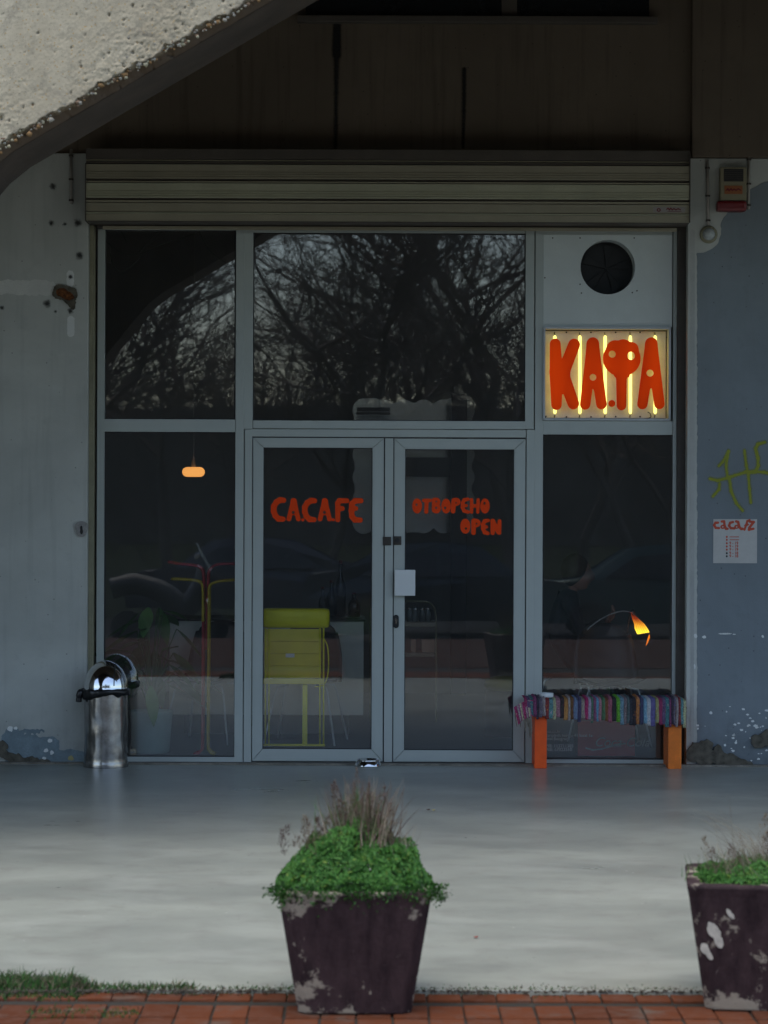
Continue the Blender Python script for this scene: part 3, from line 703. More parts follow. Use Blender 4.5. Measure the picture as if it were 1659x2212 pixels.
# neon sign
K8 = .3014
t8 = lambda y: dm(1740,1030,K8,y)
a,b_,c,d = rect(1173,706.5,1448.5,908.6,YF)
sg = thing('neon_sign', ((a+b_)/2, YF, c), 'lit box sign with fat red cyrillic letters over yellow neon tubes', 'sign')
box('back_panel', a+.02, b_-.02, YF+.10, YF+.108, c+.02, d-.02, pbr('sign_back',(.72,.68,.62),.5,0,.12,14), sg)
i4 = rect(1177.5,711,1444,904,YF)
mitred('sign_frame', (a,b_,c,d), i4, YF-.02, YF+.12, pbr('sign_frame',(.5,.52,.52),.4), sg, bev=.002)
TUBE = emit('neon_tube', (1.0,.9,.22), .9)
bk = M['conduit']
for tx in (220,490,763,1035,1303):
    p0 = P((1740+tx*K8)*.6636, (1030+205*K8)*.6636, YF+.06); p1 = P((1740+tx*K8)*.6636, (1030+1055*K8)*.6636, YF+.06)
    tube('neon_tube', [p0.lerp(p1,t_) for t_ in (0,.015,.03,.97,.985,1)], [.004,.0095,.0105,.0105,.0095,.004], TUBE, sg, 12)
    for pz, dz in ((p0,.012),(p1,-.012)): tube('tube_clip', [pz+Vector((0,0,0)), pz+Vector((0,.02,dz)), pz+Vector((0,.04,dz*1.5))], .004, bk, sg, 6)
for tx, ty in ((345,172),(610,172),(877,172),(1140,172),(1433,225),(120,1082),(345,1085),(610,1085),(877,1082),(1140,1083),(1433,885),(1433,980)):
    shape('screw', [('e',tx,ty,9,9)], [], t8(YF+.096), YF+.096, .004, M['rail_dark'], sg, res=3)
LY = YF+.012
def KA(cx, apx, ay, ar, fl, fr, fr_, hole, bodyr=62):
    return ([('c',apx,ay,ar,fl[0],fl[1],49),('c',apx,ay,ar,fr[0],fr[1],50),('c',apx,ay+20,ar,apx+2,690,bodyr+12)], [hole])
LET = [([('c',224,296,50,234,600,63),('c',234,600,63,238,955,50),('c',428,304,56,318,590,60),('c',318,590,60,250,620,50),('c',318,660,60,420,942,56),('c',280,620,66,312,630,66)],[]),
  KA(0,630,292,56,(548,952),(724,948),50,('e',632,657,37,37)),
  ([('e',943,455,200,190),('e',870,345,90,85),('e',960,335,90,85),('e',1050,355,72,75),('c',940,620,50,940,962,46),('c',880,640,10,1010,645,10)],[('e',840,407,39,39),('e',1043,425,42,45)]),
  KA(0,1262,292,56,(1166,948),(1350,945),50,('e',1248,612,40,38)),
  ([('e',835,940,34,34)],[])]
LM, lt, lb = new_mat('letter_acrylic')
lb.inputs['Base Color'].default_value = (.8,.05,.005,1); lb.inputs['Roughness'].default_value = .5; lb.inputs['Specular IOR Level'].default_value = .1
tl = nd(lt, 'ShaderNodeBsdfTranslucent'); tl.inputs[0].default_value = (1,.10,.008,1)
mx_ = nd(lt, 'ShaderNodeMixShader'); mx_.inputs[0].default_value = .45
lt.links.new(lb.outputs[0], mx_.inputs[1]); lt.links.new(tl.outputs[0], mx_.inputs[2]); lt.links.new(mx_.outputs[0], lt.nodes['Material Output'].inputs['Surface'])
for prims, holes in LET: shape('letter', [(p[0],p[1],p[2],p[3]+8,p[4],p[5],p[6]+6) if p[0] == 'c' else (p[0],p[1],p[2],p[3]+3,p[4]+3) for p in prims], holes, t8(LY), LY, .012, LM, sg, k=12)
# loose cable in the sign box
tube('cable', smooth_path([P(1180,898,YF+.05),P(1190,906,YF+.05),P(1300,905,YF+.05),P(1395,904,YF+.05),P(1405,895,YF+.05),P(1399,890,YF+.05)]), .003, M['rail_dark'], sg, 6)

# lettering on the right window (white foil)
def text(body, size, loc, mat, par, shear=0, ext=.0008, name='lettering', bold=0):
    cu = bpy.data.curves.new('t', 'FONT'); cu.body = body; cu.size = size; cu.extrude = ext; cu.shear = shear; cu.offset = bold
    ob = bpy.data.objects.new('t', cu); me = bpy.data.meshes.new_from_object(ob); bpy.data.objects.remove(ob)
    me.materials.clear(); me.materials.append(mat)
    me.transform(Matrix.Translation(Vector(loc)-W[par.name]) @ Matrix.Rotation(R(90),4,'X'))
    o = bpy.data.objects.new(name, me); col.objects.link(o); o.parent = par; W[o.name] = W[par.name].copy(); return o
FOIL = pbr('white_foil', (.6,.62,.6), .6)
ty_ = YF+.0285
for body, cx, cy, sz in (('Milica Jovanovic PR',150,522,50),('ca.ca.fe',150,560,52),('Narodnih heroja 41 local 1a',112,606,50),('Novi Beograd',112,646,50),('PIB: 113711385',130,730,52),('MIB: 67023510',124,772,52)):
    q = P((1740+cx*.2773)*.6636, (2230+cy*.2773)*.6636, ty_)
    if body.startswith('Milica'): continue
    text(body, sz*.2773*.6636*(DW+ty_)/FP, q, FOIL, sf_)

# rolling door guides and lintel
gd = thing('roller_shutter', (P(840,480).x, -.2, P(840,480).z), 'rolled up metal shutter in a ribbed beige box above the shopfront', 'shutter')
rl = box('guide_rail', xl+.001, rect(0,0,208.5,9,YF)[1], .06, YF+.05, .04, P(200,484).z, M['rail'], gd, bev=.003)
rr_ = box('guide_rail', rect(1464.5,0,1500,9,YF)[0], xr-.001, .09, YF+.05, .04, P(1470,484).z, M['rail_dark'], gd, bev=.003)
rbox('lintel_rail', 209, 479, 1464, 495, .04, .12, M['rail_dark'], gd, .003)
rbox('lintel_strip', 222, 490, 1462, 498, .03, .039, M['shutter'], gd, .002)
rows_ = [(323,345,-.16,'shutter_dark',0),(346.5,349.5,-.155,'shutter',0),(350.5,355,-.165,'shutter_dark',0),(356.5,387.5,-.175,'shutter',3),(388.5,391,-.165,'shutter_dark',0),(392.5,395.5,-.178,'shutter',0),(397,429,-.18,'shutter_light',3),(430,433,-.165,'shutter_dark',0),(434,438.5,-.178,'shutter',0),(440,459.5,-.172,'shutter',0),(460.5,463,-.18,'shutter_light',0),(464,478.5,-.165,'shutter',0)]
for v0, v1, yy, mm, ribs in rows_:
    s_ = rbox('slat', 185.5, v0, 1489.5, v1, yy, .03, M[mm], gd, .0022)
    for k in range(ribs):
        vv_ = v1-3-k*5.2; rbox('rib', 186, vv_-.9, 1489, vv_+.9, yy-.006, yy-.0002, M[mm], s_, .001)
rbox('end_plate', 183.6, 352, 185.3, 477, -.19, .03, M['shutter_dark'], gd); rbox('end_plate', 1489.8, 330, 1491.5, 480, -.19, .03, M['shutter_dark'], gd)
rbox('bottom_plate', 190, 479, 1488, 480.8, -.165, .03, M['shutter_dark'], gd)
st = rbox('sticker', 1411, 447.5, 1480, 459, -.1735, -.1722, pbr('sticker',(.3,.27,.25),.5), gd)
shape('sticker_emblem', [('e',1423,453.5,4.5,4)], [('e',1423,453.5,2,1.7)], D1(-.1742), -.1742, .0006, M['dark_red'], gd, res=.8)
shape('sticker_lettering', pl([(1440,452),(1443,450),(1446,453),(1449,450),(1452,453),(1456,451),(1460,453),(1465,451),(1470,453)],1.2)+pl([(1442,456.5),(1472,456.5)],.5), [], D1(-.1742), -.1742, .0006, M['dark_red'], gd, res=.7)

# ------------------------------------------------------------------ small things on the walls
al = thing('alarm_box', P(1582,455,0), 'cream alarm siren box with red lens under the beam on the right wall', 'alarm')
rbox('case', 1556, 361, 1613, 433, -.07, -.001, M['cream'], al, .006)
rbox('grille', 1564, 365, 1606, 392, -.073, -.0705, M['frame_dark'], al, .001)
for k in range(6): rbox('louvre', 1565, 367+k*4.2, 1605, 368.6+k*4.2, -.0765, -.0735, M['rail_dark'], al, .0005)
rbox('name_plate', 1565, 401, 1604, 419, -.073, -.0705, pbr('plate_orange',(.30,.10,.03),.5), al, .001)
shape('plate_lettering', pl([(1569,411),(1572,408),(1575,412),(1579,408),(1582,411),(1586,409),(1590,411),(1595,408),(1600,411)],1.3), [], D1(-.0742), -.0742, .0006, M['dark_red'], al, res=.8)
rbox('lens', 1549, 433.5, 1614, 456, -.085, -.001, M['dark_red'], al, .018)
def pipe(u, v0, v1, label, du=0):
    t_ = thing('conduit', P(u, v1, -.012), label, 'conduit', 'conduit')
    del t_['group']
    tube('pipe', [P(u, v0, -.014), P(u+du, v1, -.014)], .0095, M['conduit'], t_, 10)
    for f_ in (.12, .55, .93):
        q = P(u+du*f_, v0+(v1-v0)*f_, -.014); box('clip', q.x-.014, q.x+.014, -.026, -.001, q.z-.006, q.z+.006, M['rail_dark'], t_, .002)
    return t_
pipe(1528, 346, 486, 'pale conduit running down to the round lamp beside the shutter', 2)
pipe(1618, 330, 452, 'pale conduit running down the right side of the alarm box', -1)
pipe(153.5, 322, 441, 'thin grey pipe stub on the wall left of the shutter', 0)
lp = thing('bulkhead_lamp', P(1530,507,0), 'small round wall lamp with cloudy glass below the conduit', 'lamp')
c_ = P(1530,507,0)
def lathe_y(name, prof, c, mat, par, n=28):
    v, f = [], []
    for r_, d_ in prof:
        for k in range(n): q = 2*math.pi*k/n; v.append((c.x+r_*math.cos(q), c.y-d_, c.z+r_*math.sin(q)))
    for i in range(len(prof)-1):
        for k in range(n): k2 = (k+1)%n; f.append((i*n+k, i*n+k2, (i+1)*n+k2, (i+1)*n+k))
    return add(name, v, f, mat, par, True)
lathe_y('base', [(.056,.001),(.058,.015),(.05,.03),(.042,.034),(.04,.03)], c_, M['rail'], lp)
lathe_y('lens', [(.04,.03),(.034,.05),(.02,.062),(.001,.066)], c_, pbr('cloudy',(.45,.47,.45),.25,0,.3,60), lp)
ks = thing('key_switch', P(176,1144,0), 'pear shaped metal key switch plate on the left wall beside the guide rail', 'lock')
shape('plate', [('e',176,1138,15,12),('e',176,1150,11,10)], [], D1(-.014), -.014, .013, pbr('dull_metal',(.33,.32,.3),.45,.6,.3,40), ks, res=1, k=6)
shape('keyhole', [('e',175.5,1140,2.6,4.5),('e',176,1148,3.2,6)], [], D1(-.0165), -.0165, .002, M['black'], ks, res=.8)

po = thing('opening_hours_poster', P(1587,1217,0), 'white square opening hours sheet with red lettering on the blue wall', 'poster')
q0 = rect(1540.5,1121.5,1635,1216.5,0)
box('sheet', q0[0], q0[1], -.006, -.0035, q0[2], q0[3], pbr('paper',(.5,.485,.45),.7,0,.06,20), po)
RD = pbr('print_red',(.5,.06,.02),.6); BKp = M['black']
tp = dm(2280,1400,.2079,-.0066)
for prims, holes in [(pl([(275,1450),(235,1452),(215,1490),(240,1530),(290,1535)],19),[]),
   (pl([(335,1432),(370,1430),(380,1500),(400,1545),(425,1545)],19)+[('e',350,1515,38,34)],[('e',350,1515,12,12)]),
   (pl([(510,1440),(465,1452),(448,1495),(475,1535),(530,1540)],19),[]),
   (pl([(560,1430),(590,1440),(610,1520),(640,1548),(660,1545)],20)+[('e',565,1515,36,33)],[('e',568,1517,12,12)]),
   (pl([(770,1410),(735,1425),(715,1490),(690,1560)],17)+pl([(700,1495),(745,1480)],15),[]),
   (pl([(775,1435),(835,1440),(795,1490),(765,1530),(760,1560),(830,1545)],19),[])]:
    shape('letter', prims, holes, tp, -.0066, .0006, RD, po)
for i, yy in enumerate((1672,1718,1772,1822,1872,1928,1976)):
    shape('bullet', [('e',413,yy,15,17)], [], tp, -.0066, .0006, BKp if i > 4 else RD, po, res=5)
    if i < 2: shape('bar', pl([(462,yy),(600,yy)],6), [], tp, -.0066, .0006, RD, po, res=4)
    else:
        q = P((2280+452*.2079)*.6636, (1400+(yy+16)*.2079)*.6636, -.0066); text('9 - 1'+('9' if i < 5 else '8'), .0245, q, RD, po, ext=.0003, bold=.0006, name='hours')

# ------------------------------------------------------------------ waste bin
bc = Vector((P(229,1560,-.17).x, -.17, 0)); br_ = 47*(DW-.17)/FP
bn = thing('waste_bin', bc, 'dented steel waste bin with domed lid and black bag rim by the left wall', 'waste bin')
zr = P(226,1489,-.17).z
dent = lambda q, z: -.006*max(0, noise.noise(Vector((q*3, z*9, 2)))) - .018*math.exp(-((q+1.75)/.22)**2-((z-.12)/.035)**2)
prof = [(br_*1.03,.0),(br_*1.04,.012),(br_*1.02,.03),(br_,.045)]+[(br_, .045+(zr-.045)*i/26) for i in range(1,27)]
lathe('body', prof, bc, M['steel'], bn, 64, wob=dent)
dome = [(br_*1.03*math.cos(i*math.pi/2/14), .006+ (zr*.0+.155)*math.sin(i*math.pi/2/14)+zr) for i in range(15)]
dome = [(br_*1.03*math.cos(i*math.pi/2/16), zr+.006+.178*math.sin(i*math.pi/2/16)) for i in range(17)]
lathe('lid', [(br_*1.05,zr-.012),(br_*1.06,zr-.002)]+dome, bc, M['steel_lid'], bn, 64)
seam = [bc+Vector((br_*1.035*math.sin(R(38))*1.0, 0, 0))+Vector((br_*.10*math.cos(a_)-.02, -br_*.80*math.cos(a_), zr+.008+.150*math.sin(a_))) for a_ in [math.pi*q_/20 for q_ in range(21)]]
tube('lid_seam', [Vector((bc.x+br_*.45, bc.y-br_*.93*math.cos(math.pi*q_/20), zr+.006+.160*math.sin(math.pi*q_/20))) for q_ in range(1,20)], .0035, M['charcoal'], bn, 6)
bv, bf = [], []; NB = 72
for i, (dr_, dz_) in enumerate(((.004,.012),(.016,.006),(.014,-.012),(.009,-.028),(.003,-.03))):
    for k in range(NB):
        q = 2*math.pi*k/NB; wv = 1+.7*noise.noise(Vector((math.cos(q)*3, math.sin(q)*3, i*.8)))
        drop = (-.03*max(0,math.cos(q-R(200)))**4 if i > 1 else 0)
        bv.append((bc.x+(br_+dr_*wv)*math.cos(q), bc.y+(br_+dr_*wv)*math.sin(q), zr-.004+dz_*wv+drop))
for i in range(4):
    for k in range(NB): k2 = (k+1)%NB; bf.append((i*NB+k, i*NB+k2, (i+1)*NB+k2, (i+1)*NB+k))
add('bin_bag', bv, bf, M['blackbag'], bn, True)
q = P(172,1492,-.2); v_, f_ = tube_data(smooth_path([P(186,1492,-.2),P(175,1495,-.22),P(171,1506,-.22),P(170,1517,-.22)]), [.02]*6+[.024]*6+[.02]*6+[.008], 8)
add('bag_flap', v_, f_, M['blackbag'], bn, True)

# ------------------------------------------------------------------ dog bowl
wc = G(795, 1660.5); wc = Vector((wc.x, -.10, .0)); k_ = (DW-.1)/FP
bw = thing('dog_bowl', wc, 'shiny steel dog bowl on the ground before the middle of the doors', 'bowl')
lathe('bowl', [(28*k_,0),(29*k_,.003),(28.6*k_,.009),(27.4*k_,.018),(25.8*k_,.028),(24*k_,.036),(23.4*k_,.040),(24.6*k_,.043),(24*k_,.0465),(22*k_,.046),(16*k_,.02),(.001,.015)], wc, M['steel_lid'], bn if False else bw, 40)

# ------------------------------------------------------------------ bench, rug, ashtray
bx = P(1315,1600,-.1); be = thing('bench', (bx.x, -.1, 0), 'low bench on two bright orange block legs before the right window', 'bench')
zs = P(1300,1516,-.1).z
MO_ = [pbr('orange_deep',(.97,.10,.002),.45,0,.14,14,bscale=40), pbr('orange_light',(.82,.19,.012),.45,0,.16,14,bscale=40)]
def leg(u0, u1, y0, y1, lab):
    a, b_, c, d = rect(u0,1500,u1,1600,y0); o = box('leg', a, b_, y0, y1, 0, zs-.02, MO_[0 if u0 < 1200 else 1], be, .004); o['label'] = lab
leg(1155, 1181.5, -.19, .09, 'deep orange leg'); leg(1444, 1472.5, -.19, .09, 'lighter orange leg')
sx0, sx1 = P(1140,1500,-.2).x, P(1478,1500,-.2).x
box('seat', sx0, sx1, -.2, .1, zs-.02, zs, M['orange'], be, .004)
rg = thing('rag_rug', (bx.x, -.1, zs), 'colourful striped rag rug with fringes draped over the bench', 'rug')
cols = [tuple(min(.8,x*1.5+.01) for x in c_) for c_ in [(.25,.03,.09),(.12,.07,.14),(.06,.16,.17),(.2,.05,.12),(.05,.04,.06),(.16,.13,.16),(.3,.25,.24),(.2,.03,.03),(.10,.22,.22),(.42,.40,.22),(.3,.14,.17),(.04,.03,.03),(.55,.2,.06),(.35,.3,.28),(.13,.06,.02),(.14,.18,.28),(.06,.05,.1),(.3,.25,.2),(.33,.02,.1),(.45,.3,.38),(.07,.15,.1),(.25,.08,.15),(.12,.3,.5),(.4,.18,.2),(.08,.16,.08),(.2,.07,.03),(.3,.09,.12),(.03,.03,.03),(.12,.35,.03),(.15,.25,.3),(.2,.15,.15),(.1,.13,.13),(.04,.04,.05),(.03,.025,.03),(.5,.16,.05),(.05,.05,.1),(.18,.33,.6),(.5,.5,.5),(.12,.1,.25),(.3,.28,.12)]]
def fabric(i, c):
    m, t, b = new_mat('rug_%d' % i); v = coords(t, (1,1,1)); n = noise_n(t, v, 170, 3, .8); n0 = noise_n(t, v, 60, 3, .7)
    k = mixc(t, ramp(t, n, .38, .62), tuple(x*.45 for x in c), tuple(min(.8, x*1.3+.03) for x in c))
    k = mixc(t, ramp(t, n0, .62, .68), k, cols[(i*7+3) % len(cols)])
    t.links.new(k, b.inputs['Base Color']); b.inputs['Roughness'].default_value = 1; b.inputs['Specular IOR Level'].default_value = .1
    bump(t, b, n, 1, .01); return m
RM = [fabric(i, c) for i, c in enumerate(cols)]
u = 1132.0; i = 0; yF_ = -.215; kk = (DW+yF_)/FP
while u < 1481:
    wdt = random.uniform(4.8, 10.5); u2 = min(u+wdt, 1482)
    vb_ = 1551+ (u-1180)*.062 + random.uniform(-4.5,4.5)           # lower edge sinks to the right
    if u < 1150: vb_ = 1545+(1150-u)*.4
    vt = 1510.5+ random.uniform(-1.6,1.6) + (0 if u < 1470 else (u-1470)*.4)
    zt = P(u, vt, yF_).z+.004; zb = P(u, vb_, yF_).z; x0 = P(u,1530,yF_).x; x1_ = P(u2,1530,yF_).x
    vs, fs = [], []; path = [(.09,zt-.006),(0.0,zt),(-.12,zt),(-.19,zt-.001),(-.213,zt-.012)]+[(-.219-.004*math.sin(j), zt-.012-(zt-.012-zb)*j/9) for j in range(1,10)]+[(-.208,zb),(-.204,zb+.03)]
    nx_ = 4; puff = random.uniform(.002,.013)
    for (yy, zz) in path:
        for a_ in range(nx_+1):
            f_ = a_/nx_; bulge = math.sin(f_*math.pi)*puff+.0022*noise.noise(Vector((x0*60+f_*3, zz*70, yy*60)))
            low = max(0, min(1, (zt-zz)/(zt-zb)))
            xx = x0+(x1_-x0)*f_+ .003*low*math.sin(i*1.7+zz*30)
            vs.append((xx, yy-bulge if yy < -.2 else yy, zz+(bulge if yy >= -.2 else 0)))
    for a_ in range(len(path)-1):
        for b2 in range(nx_): q = a_*(nx_+1)+b2; fs.append((q, q+1, q+nx_+2, q+nx_+1))
    add('band', vs, fs, RM[i % len(RM)], rg, True); u = u2-.3; i += 1
fv, ff2 = [], []
def strand(p0, L, r, sway=0):
    pts = [p0]; d_ = Vector((sway, random.uniform(-.1,.1), -1)).normalized()
    for j in range(4): pts.append(pts[-1]+d_*L/4+Vector((random.uniform(-.003,.003), random.uniform(-.003,.003), 0)))
    tube_data(pts, [r,r,r*.9,r*.8,r*.3], 5, fv, ff2)
for k in range(16): strand(P(1113+random.uniform(0,32), 1532+random.uniform(-4,8), -.22), random.uniform(.06,.13), .0045, random.uniform(-.1,.25))
for k in range(4): strand(P(1142+k*1.5, 1552, -.225), random.uniform(.08,.13), .005, .05)
for k in range(12): strand(P(1478+random.uniform(-3,5), 1524+random.uniform(-4,26), -.2+random.uniform(0,.2)), random.uniform(.03,.08), .0045, random.uniform(-.2,.2))
frg = add('fringe', fv, ff2, pbr('fringe',(.27,.23,.18),1,0,.4,60), rg, True); meta(frg, kind='stuff')
# corner of the rug folding over the left end
fv_, fs_ = [], []; NI = 14
for a_ in range(NI+1):
    for b2 in range(9):
        f_ = a_/NI; g_ = b2/8
        uu = 1152-42*f_+10*f_*g_; vv_ = 1512+16*f_*f_+ (34+4*f_)*g_
        q = P(uu, vv_, -.228+.012*math.sin(g_*3+f_*4)); fv_.append((q.x, q.y, q.z))
fmi = []
for a_ in range(NI):
    for b2 in range(8): q = a_*9+b2; fs_.append((q, q+1, q+10, q+9)); fmi.append(a_ % 6)
add('folded_corner', fv_, fs_, None, rg, True, [RM[0],RM[18],RM[10],RM[9],RM[21],RM[6]], fmi)
ac = P(1180,1510,-.13); ak = (DW-.08)/FP; ac.z = P(1180,1510,-.215).z+.006
at_ = thing('ashtray', ac, 'round white ashtray on the left end of the rug', 'ashtray')
lathe('dish', [(14*ak,0),(15*ak,.004),(15.3*ak,.026),(13.5*ak,.027),(12*ak,.012),(.001,.01)], ac, M['white'], at_, 32)

# ------------------------------------------------------------------ planters
def planter(c, wt, wb, h, mat, label, rot, mound, mh):
    t_ = thing('planter', c, label, 'planter', 'square planters on the brick paving')
    def ringp(wd, z, ch=.035, inset=0):
        s_ = wd/2-inset; q = []
        for sx, sy in ((-1,-1),(1,-1),(1,1),(-1,1)):
            a_ = (sx*(s_-ch), sy*s_); b2 = (sx*s_, sy*(s_-ch))
            q += [a_, b2] if sx*sy > 0 else [b2, a_]
        q = [(-s_+ch,-s_),(s_-ch,-s_),(s_,-s_+ch),(s_,s_-ch),(s_-ch,s_),(-s_+ch,s_),(-s_,s_-ch),(-s_,-s_+ch)]
        return [(c.x+x*math.cos(rot)-y*math.sin(rot), c.y+x*math.sin(rot)+y*math.cos(rot), c.z+z) for x, y in q]
    vs, fs = [], []
    prof = [(wb,0,0),(wb+.004,.012,0)]+[(wb+(wt-wb)*f_, h*f_, 0) for f_ in (.15,.3,.45,.6,.75,.9)]+[(wt,h-.012,0),(wt-.006,h,0),(wt,h,.045),(wt-.02,h-.08,.05)]
    for wd, z, ins in prof: vs += ringp(wd, z, .03, ins)
    for i in range(len(prof)-1):
        for k in range(8): k2 = (k+1)%8; fs.append((i*8+k, i*8+k2, (i+1)*8+k2, (i+1)*8+k))
    fs.append(tuple(reversed(range(8))))
    o = add('pot', vs, fs, mat, t_); bvm = o.modifiers.new('bevel','BEVEL'); bvm.width = .006; bvm.segments = 2
    so = ringp(wt-.06, h-.03, .03); add('soil', so, [tuple(range(8))], M['joint'], t_)
    return t_
def leaves(t_, c, z0, rx, ry, hfun, n, size, mats, droop=0):
    vs, fs, mi = [], [], []
    for k in range(n):
        a_ = random.uniform(0, 2*math.pi); r_ = math.sqrt(random.random())
        x = r_*math.cos(a_)*rx; y = r_*math.sin(a_)*ry
        x = max(-rx, min(rx, x*1.12)); y = max(-ry, min(ry, y*1.12))
        hh = hfun(x, y); dep = random.random()**1.6
        z = z0+hh*(1-(.35*dep if random.random() < .6 else dep))
        clump = noise.noise(Vector((x*14, y*14, z*14)))
        x += clump*.02; y -= clump*.02; z += clump*.034
        nrm = Vector((x/rx*.8+random.gauss(0,.5), y/ry*.8+random.gauss(0,.5)-.35, .45+random.gauss(0,.5))).normalized()
        tg = nrm.cross(Vector((random.gauss(0,1),random.gauss(0,1),random.gauss(0,1)))).normalized(); bt = nrm.cross(tg)
        L = size*(random.uniform(.45,1.3) if random.random() < .85 else random.uniform(1.4,2.1)); Wd = L*.42; p = Vector((c.x+x, c.y+y, c.z+z)); b0 = len(vs)
        vs += [p-tg*L*.5, p+bt*Wd*.5+nrm*L*.08, p+tg*L*.5, p-bt*Wd*.5+nrm*L*.08]; fs.append((b0,b0+1,b0+2,b0+3))
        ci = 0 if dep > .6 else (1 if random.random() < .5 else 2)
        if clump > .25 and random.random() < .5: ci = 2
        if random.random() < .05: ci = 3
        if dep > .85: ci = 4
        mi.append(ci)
    o = add('foliage', vs, fs, None, t_, False, mats, mi); meta(o, kind='stuff'); return o
def blades(name, t_, roots, mats, w0=.0016, seg=5):
    vs, fs, mi = [], [], []
    for (p, d_, L, bend, wd, ci) in roots:
        b0 = len(vs); side = d_.cross(Vector((0,1,0)));  side = side.normalized() if side.length > .01 else Vector((1,0,0))
        q = p.copy(); dd = d_.copy()
        for j in range(seg+1):
            f_ = j/seg; ww = wd*(1-f_)**.7*.5+.0002
            vs += [q-side*ww, q+side*ww]; q = q+dd*(L/seg); dd = (dd+Vector((bend[0], bend[1], bend[2]))/seg).normalized()
        for j in range(seg): a_ = b0+j*2; fs.append((a_, a_+1, a_+3, a_+2)); mi.append(ci)
    o = add(name, vs, fs, None, t_, False, mats, mi); meta(o, kind='stuff'); return o
def seedheads(t_, items):
    vs, fs, mi = [], [], []
    for (p, d_, L, ci) in items:
        for k in range(int(95*L/.12)):
            f_ = random.random(); q = p+d_*L*f_; r_ = .0105*math.sin(min(1,f_*1.1)*math.pi)+.002
            o_ = Vector((random.gauss(0,1),random.gauss(0,1),random.gauss(0,.6)))*r_*.7
            dr2 = (d_*1.2+o_.normalized()*.8).normalized(); sd_ = dr2.cross(Vector((random.gauss(0,1),1,random.gauss(0,1)))).normalized()
            a_ = q+o_; b0 = len(vs); l_ = random.uniform(.008,.016); vs += [a_-sd_*.0016, a_+sd_*.0016, a_+dr2*l_]; fs.append((b0,b0+1,b0+2)); mi.append(ci)
    o = add('seed_heads', vs, fs, None, t_, False, DRY, mi); meta(o, kind='stuff'); return o
cA = G(766, 2191, -.012); kA = (DW+cA.y)/FP
wtA = 326*kA*1.02; wbA = 246*kA*1.0; hA = (2191-1917)*kA*.985
cA = Vector((cA.x, cA.y+wbA/2, -.012))
pa = planter(cA, wtA, wbA, hA, M['pot_a'], 'dark maroon square planter with a full green mound, centre of the foreground', 0, 0, 0)
def hA_f(x, y):
    r = math.sqrt((x/.27)**2+(y/.25)**2); r = math.sqrt((x/.28)**2+(y/.26)**2); base = .015+.14*max(0, 1-r**3.2)
    base += .055*math.exp(-((x-.02)/.13)**2-((y)/.15)**2)+.065*math.exp(-((x-.015)/.05)**2-(y/.09)**2)
    base += .02*math.exp(-((x+.13)/.08)**2) + (.085*noise.noise(Vector((x*7+3,y*7,1)))+.03*noise.noise(Vector((x*16,y*16,1))))*max(.25,1-r*r*.7) + .02*noise.noise(Vector((x*25,y*25,3)))
    return base
leaves(pa, cA, hA-.02, .262, .24, hA_f, 26000, .0145, GREENS)
# sprigs hanging over the rim
def sprigs(t_, c, pts):
    vs, fs, mi = [], [], []
    for (x, z, n, sp) in pts:
        for k in range(n):
            p = Vector((c.x+x+random.gauss(0,sp), c.y-.235-wtA*.03+random.gauss(0,.012), c.z+z-abs(random.gauss(0,sp*1.1))))
            tg = Vector((random.gauss(0,.6),random.gauss(0,.4),-random.random())).normalized(); bt = tg.cross(Vector((0,1,.3))).normalized(); L = random.uniform(.007,.016)
            b0 = len(vs); vs += [p-tg*L*.5, p+bt*L*.22, p+tg*L*.5, p-bt*L*.22]; fs.append((b0,b0+1,b0+2,b0+3)); mi.append(random.choice((0,1,2,0,4)))
    o = add('trailing_sprigs', vs, fs, None, t_, False, GREENS, mi); meta(o, kind='stuff')
sprigs(pa, cA, [(x_*.03-.255, hA+random.uniform(.0,.022), 85, .017) for x_ in range(18)]+[(-.24,hA+.0,160,.02),(-.16,hA-.0,150,.022),(-.08,hA,90,.018),(0,hA,90,.018),(.04,hA-.002,170,.02),(.12,hA+.005,80,.018),(.2,hA+.005,90,.02),(.27,hA+.03,200,.02),(.285,hA+.0,60,.014),(.29,hA-.015,30,.008),(-.275,hA+.015,90,.014)])
rt = []
for k in range(330):
    x = random.gauss(.02,.045); y = random.gauss(0,.05); lean = (x-.02)*3.2+random.gauss(0,.13)
    rt.append((Vector((cA.x+x, cA.y+y, cA.z+hA+.13)), Vector((lean, random.gauss(0,.2), 1.2)).normalized(), random.uniform(.10,.235)*(1 if abs(lean) < .5 else .75), (lean*.5+random.gauss(0,.15), 0, -.15), random.uniform(.0016,.0042), random.choice((0,1,1,3,3,0,2))))
for k in range(110):
    x = random.uniform(-.2,.2); rt.append((Vector((cA.x+x, cA.y+random.gauss(0,.08), cA.z+hA+.10+.05*(1-abs(x)/.2))), Vector((random.gauss(0,.35), random.gauss(0,.3), 1)).normalized(), random.uniform(.05,.11), (random.gauss(0,.3),0,-.1), .0016, random.choice((0,2,2,1))))
blades('dry_stalks', pa, rt, DRY)
gt_ = [(Vector((cA.x+random.gauss(.01,.04), cA.y+random.gauss(0,.04), cA.z+hA+.14)), Vector((random.gauss(0,.25), random.gauss(0,.2), 1)).normalized(), random.uniform(.08,.2), (random.gauss(0,.3),0,-.2), .0022, random.choice((0,1,2))) for k in range(150)]
blades('green_blades', pa, gt_, GREENS)
sh_items = []
